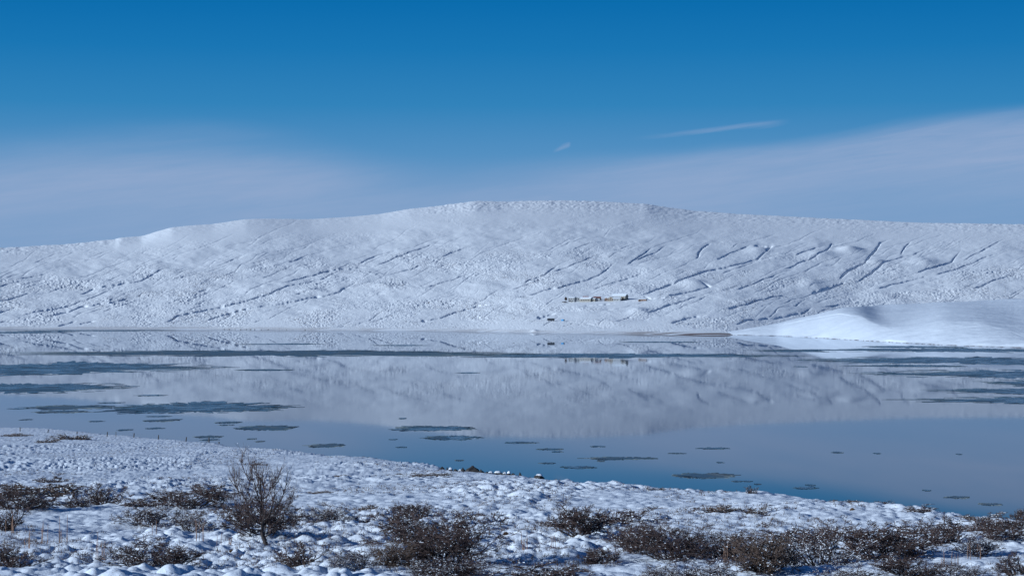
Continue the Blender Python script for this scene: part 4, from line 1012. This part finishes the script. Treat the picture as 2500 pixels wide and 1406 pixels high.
def gabled(name, label, p, y, w_, d_, h_, rh, rot, wall, roofm, wins=(), doors=(), cat='building', trim=None, axis='x', chimney=False, extra=None, ewin=(), edoors=()):
    """gable-roofed building; ridge along local x (or y); front wall faces local -y; wins: (x, z, w, h)"""
    g, mpp = far_ground(p, y); root = empty(name, g - Vector((0, 0, .3)), -rot * 1.4); root.scale = (1.1, 1, 1.2); h_ += 1.1; rh *= .72
    a, b = w_ / 2, d_ / 2
    if axis == 'x': V = [(-a, -b, -2), (a, -b, -2), (a, b, -2), (-a, b, -2), (-a, -b, h_), (a, -b, h_), (a, b, h_), (-a, b, h_), (-a, 0, h_ + rh), (a, 0, h_ + rh)]; Fc = [(0, 1, 5, 4), (1, 2, 6, 9, 5), (2, 3, 7, 6), (3, 0, 4, 8, 7), (4, 5, 9, 8), (6, 7, 8, 9)]
    else: V = [(-a, -b, -2), (a, -b, -2), (a, b, -2), (-a, b, -2), (-a, -b, h_), (a, -b, h_), (a, b, h_), (-a, b, h_), (0, -b, h_ + rh), (0, b, h_ + rh)]; Fc = [(0, 1, 5, 8, 4), (1, 2, 6, 5), (2, 3, 7, 9, 6), (3, 0, 4, 7), (4, 8, 9, 7), (5, 6, 9, 8)]
    me = bpy.data.meshes.new('wall'); me.from_pydata(V, [], Fc); me.update(); link('wall', me, root, wall)
    o = .45; t_ = .28
    if axis == 'x':
        k = rh / b
        prof = [(-b - o, h_ - o * k + .02), (0, h_ + rh + .02), (b + o, h_ - o * k + .02)]
        V = [(s * (a + o), q[0], q[1] + dz) for s in (-1, 1) for dz in (0, t_) for q in prof]
    else:
        k = rh / a
        prof = [(-a - o, h_ - o * k + .02), (0, h_ + rh + .02), (a + o, h_ - o * k + .02)]
        V = [(q[0], s * (b + o), q[1] + dz) for s in (-1, 1) for dz in (0, t_) for q in prof]
    Fc = [(3, 4, 10, 9), (4, 5, 11, 10), (0, 6, 7, 1), (1, 7, 8, 2), (0, 1, 4, 3), (1, 2, 5, 4), (6, 9, 10, 7), (7, 10, 11, 8), (0, 3, 9, 6), (2, 8, 11, 5)]
    me = bpy.data.meshes.new('roof'); me.from_pydata(V, [], Fc); me.update(); rf = link('roof', me, root, roofm)
    for (x, z, ww, wh) in wins:
        ww *= 1.35; wh *= 1.25
        z += .3
        f = box('window', x - ww / 2 - .12, x + ww / 2 + .12, -b - .06, -b + .05, z - .12, z + wh + .12, trim or wall, root)
        box('pane', x - ww / 2, x + ww / 2, -b - .10, -b - .05, z, z + wh, M_PANE, f)
    for (yy, z, ww, wh) in ewin:
        z += .3
        f = box('window', a - .05, a + .06, yy - ww / 2 - .12, yy + ww / 2 + .12, z - .12, z + wh + .12, trim or wall, root)
        box('pane', a + .05, a + .10, yy - ww / 2, yy + ww / 2, z, z + wh, M_PANE, f)
    for (x, ww, wh) in doors: box('door', x - ww / 2, x + ww / 2, -b - .08, -b + .05, 0.0, wh + .3, M_DOOR, root)
    for (yy, ww, wh) in edoors: box('door', a - .05, a + .08, yy - ww / 2, yy + ww / 2, 0.0, wh + .3, M_DOOR, root)
    if chimney: box('chimney', -.5, .4, -.4, .4, h_ + rh - .6, h_ + rh + 1.2, wall, rf)
    tag(root, label, cat, 'buildings of the farm across the lake')
    return root

gabled('farmhouse', 'two storey white farmhouse at the left end of the farm', 1398, 736.5, 11, 9, 5.6, 2.0, .38, M_WHITE, M_ROOF, [(-3.6, 3.6, 1.3, 1.3), (-.4, 3.6, 1.3, 1.3), (3.2, 3.6, 1.3, 1.3), (-3.4, .8, 3.4, 1.3), (2.6, .8, 1.3, 1.3)], [(.4, 1.1, 2.0)], 'house', chimney=True, ewin=[(-2, 3.6, 1.2, 1.2), (2, 3.6, 1.2, 1.2)])
gabled('farmhouse_wing', 'flat shaded wing on the right of the white farmhouse', 1409.5, 736.3, 9, 8, 4.6, 1.0, .05, M_WHITE, M_ROOF, [(-1.5, 2.6, 1.2, 1.2), (2.0, 2.6, 1.2, 1.2)], [], 'house', axis='y')
gabled('long_barn', 'long low cream barn with four square windows and dark right gable', 1432, 736.5, 21, 10, 3.6, 3.2, .42, M_CREAM, M_ROOF, [(-7, 1.4, 1.2, 1.2), (-3.5, 1.4, 1.2, 1.2), (0, 1.4, 1.2, 1.2), (3.5, 1.4, 1.2, 1.2), (7, 1.4, 1.2, 1.2)], [], 'barn', edoors=[(0, 2.6, 2.8)])
gabled('shed', 'small cream shed with two windows right of the long barn', 1449, 735.5, 8.5, 7, 3.2, 1.4, .35, M_CREAM, M_ROOF, [(-2, 1.2, 1.1, 1.1), (1.4, 1.2, 1.1, 1.1)], [], 'shed')
gabled('shed', 'low dark shed leaning against the small cream one', 1458, 735.5, 8, 5, 2.2, .8, .1, M_GREY, M_ROOF, [], [(1.5, 1.2, 1.8)], 'shed')
gabled('red_roofed_shed', 'red roofed shed showing over the long barn', 1430, 732.0, 9, 5, 3.4, 1.6, .2, M_TIMBER, M_RED, [], [(0, 1.4, 2)], 'shed')
gabled('red_roofed_shed', 'dark red shed behind the small cream shed', 1458, 732.2, 12, 5, 2.6, 1.5, -.1, M_TIMBER, M_RED, [], [(2, 1.4, 2)], 'shed')
gabled('timber_shed', 'brown timber shed at the left of the big barn group', 1483, 734.0, 8, 7, 3.6, 2.2, .2, M_TIMBER, M_ROOF, [(0, 1.4, 1.1, 1.1)], [], 'shed')
gabled('gabled_house', 'small house with steep gable and orange trimmed windows in front of the big barn', 1493.5, 734.8, 11, 9, 3.8, 3.4, .30, M_CREAM, M_ROOF, [(-3.4, 1.0, 1.2, 1.8), (0, 1.0, 1.2, 1.8), (3.4, 1.0, 1.2, 1.8), (0, 4.0, 1.2, 1.4)], [], 'house', trim=M_ORANGE, axis='y')
gabled('sheep_shed', 'long shed with a shaded snow roof between the small gabled house and the big barn', 1506.5, 734.3, 12, 9, 3.2, 2.4, .12, M_GREY, M_ROOF, [(-3, 1.2, 1.2, .8), (1, 1.2, 1.2, .8)], [], 'barn')
gabled('big_barn', 'largest barn with tall snow roof and a black doorway', 1514, 732.6, 25, 11, 5.2, 4.4, .40, M_CREAM, M_ROOF, [(-6, 2.0, 1.2, 1.2)], [(7.5, 3.6, 4.0)], 'barn')
gabled('turf_shed', 'half buried shed with a dark opening right of the farm', 1569, 734.0, 13, 7, 1.8, 1.5, .2, M_TIMBER, M_ROOF, [], [(-4.2, 3.0, 1.8), (-.2, .9, 1.6)], 'shed')

def far_tree(p, y, hpx, wpx, label, seed, name='bare_tree'):
    g, mpp = far_ground(p, y); rng = random.Random(seed); H = hpx * mpp; Wd = wpx * mpp
    root = empty(name, g)
    link('trunk', tube_mesh('trunk', [(np.array([0, 0, -.5]), np.array([0, 0, H * .45]), .22, .14)], 5), root, M_BARK)
    tw = []
    for k in range(520):
        a = rng.uniform(0, 6.283); e = rng.uniform(-.6, 1.57); rr = rng.random() ** .4
        q = np.array([math.cos(a) * math.cos(e) * Wd / 2 * rr, math.sin(a) * math.cos(e) * Wd / 2 * rr, H * .58 + math.sin(e) * H * .42 * rr])
        d = nrm(q - np.array([0, 0, H * .2])); tw.append((q - d * 1.2, q, .13, .06))
    c = link('crown', tube_mesh('crown', tw, 3), root, M_TWIG); c['kind'] = 'stuff'
    tag(root, label, 'tree', 'bare trees round the farmhouse')
far_tree(1381.5, 737, 13, 8, 'round bare tree left of the white farmhouse', 1)
far_tree(1390, 735, 9, 7, 'low bare tree touching the left wall of the farmhouse', 2)
far_tree(1396, 733, 10, 9, 'bare tree behind the left half of the farmhouse', 3)
far_tree(1402, 733, 10, 7, 'bare tree behind the middle of the farmhouse', 4)
far_tree(1378, 738.5, 3, 14, 'low dark hedge at the foot of the round bare tree', 5, 'hedge')
far_tree(1466, 734, 5, 8, 'small bare bush at the right end of the left farm group', 6, 'bush')
far_tree(1477, 735.5, 4, 6, 'low bush left of the brown timber shed', 7, 'bush')

def trailer():
    g, mpp = far_ground(1345, 785); root = empty('box_trailer', g + Vector((0, 0, .5)), .06)
    L_ = 17.6 * mpp; Hh = 6.0 * mpp; u0 = 1.1
    box('cargo_box', -L_ / 2, L_ / 2, -1.25, 1.25, u0, u0 + Hh, M_DARKBOX, root)
    box('snow_cap', -L_ / 2 + .05, L_ / 2 - .05, -1.2, 1.2, u0 + Hh + .003, u0 + Hh + .22, M_ROOF, root)
    for k in range(9):
        x = -L_ / 2 + L_ * (k + .5) / 9; box('rib', x - .06, x + .06, -1.31, -1.252, u0 + .1, u0 + Hh - .1, M_DARKBOX, root)
    for x in (L_ * .05, L_ * .38):
        for s in (-1, 1):
            link('wheel', tube_mesh('wheel', [(np.array([x, s * 1.05 - .15, .55]), np.array([x, s * 1.05 + .15, .55]), .55, .55), (np.array([x, s * 1.05 - .16, .55]), np.array([x, s * 1.05 - .15, .55]), .05, .55)], 12), root, M_DOOR)
    for s in (-1, 1): box('support_leg', -L_ * .36, -L_ * .34, s * 1.0 - .08, s * 1.0 + .08, -.9, u0 - .003, M_POST, root)
    tag(root, 'dark grey box trailer parked alone on the snow between farm and lake', 'trailer')
    g, mpp = far_ground(1374.5, 785.5); root = empty('blue_container', g + Vector((0, 0, .9)), -.75)
    s = 4.6 * mpp
    box('container_body', -s, s * .75, -1.3, 1.3, .15, 3.1, M_BLUE, root)
    box('snow_cap', -s + .05, s * .75 - .05, -1.25, 1.25, 3.105, 3.25, M_ROOF, root)
    box('container_shade_end', s * .75 + .003, s * .75 + .08, -1.2, 1.2, .2, 3.0, M_BLUE_SHADE, root)  # right end away from the sun, its shade painted in as darker blue
    tag(root, 'small bright blue container right of the dark trailer', 'container')
trailer()

def pole(p, y, hpx, label):
    g, mpp = far_ground(p, y); root = empty('utility_pole', g); H = hpx * mpp
    link('pole', tube_mesh('pole', [(np.array([0, 0, -1.]), np.array([0, 0, H]), .17, .13)], 6), root, M_POST)
    link('crossarm', tube_mesh('crossarm', [(np.array([-1.1, 0, H - .5]), np.array([1.1, 0, H - .5]), .09, .09)], 4), root, M_POST)
    tag(root, label, 'utility pole', 'poles of the power line above the farm')
for a in [(1403.5, 731, 12, 'pole rising behind the white farmhouse'), (1612, 730, 18, 'tall pole right of the half buried shed'), (1774, 722, 16, 'first pole right of the farm, against the gullied slope'), (1941, 718, 16, 'second pole right of the farm, left of the strongest gully'), (2454, 716, 18, 'pole near the right edge above the snow hill'), (1355, 777, 7, 'short pole behind the dark trailer'), (432, 745, 10, 'pole alone on the left part of the mountainside'), (663, 735, 10, 'pole right of the lone left one on the mountainside')]:
    pole(*a)

def field_fence():
    g0, _ = far_ground(1340, 785); root = empty('field_fence', g0); prev = None
    for k in range(12):
        g, mpp = far_ground(1288 + k * 4.2, 784.5 - .1 * k); a = np.array(g - g0)
        link('fence_post', tube_mesh('fence_post', [(a + [0, 0, -.3], a + [0, 0, 2.2], .12, .10)], 4), root, M_POST)
        if prev is not None: link('wire', tube_mesh('wire', [(prev + [0, 0, 1.5], a + [0, 0, 1.5], .03, .03)], 3), root, M_WIRE)
        prev = a
    tag(root, 'short field fence running left from the dark trailer', 'fence')
field_fence()

# dark stones on the far shore line
def shore_stones():
    rng = random.Random(9); k = 0
    spots = [(548, 803.6), (560, 803.8), (574, 803.8), (588, 804), (602, 804), (612, 804.3), (622, 804), (638, 804.2), (655, 804.5), (700, 804.8), (745, 805), (955, 771), (992, 786)]
    labs = ['leftmost small dark boulder on the far waterline', 'second boulder from the left on the far waterline', 'third boulder from the left on the far waterline', 'fourth boulder from the left on the far waterline', 'fifth boulder from the left on the far waterline', 'middle boulder of the close row on the far waterline', 'fifth boulder from the right on the far waterline', 'fourth boulder from the right on the far waterline', 'third boulder from the right on the far waterline', 'second boulder from the right, standing apart on the far waterline', 'rightmost boulder, farthest from the close row on the far waterline']
    for x, y in spots:
        g, mpp = far_ground(x, y); w_ = rng.uniform(2.5, 5) * mpp / 2; sd = rng.uniform(.3, .5)
        V = ICO_V * np.array([w_, w_, w_ * sd]) * (1 + .3 * (np.array([rng.random() for _ in range(12)])[:, None] - .5))
        o = link('boulder', np_mesh('boulder', V, ICO_F), None, M_ROCK); o.location = g + Vector((0, 0, .1))
        l_ = labs[spots.index((x, y))] if y > 800 else ('small dark boulder alone on the lower slope, the %s of two' % ('upper' if y < 780 else 'lower'))
        tag(o, l_, 'boulder', 'boulders on the far waterline' if y > 800 else 'boulders on the lower slope')
shore_stones()
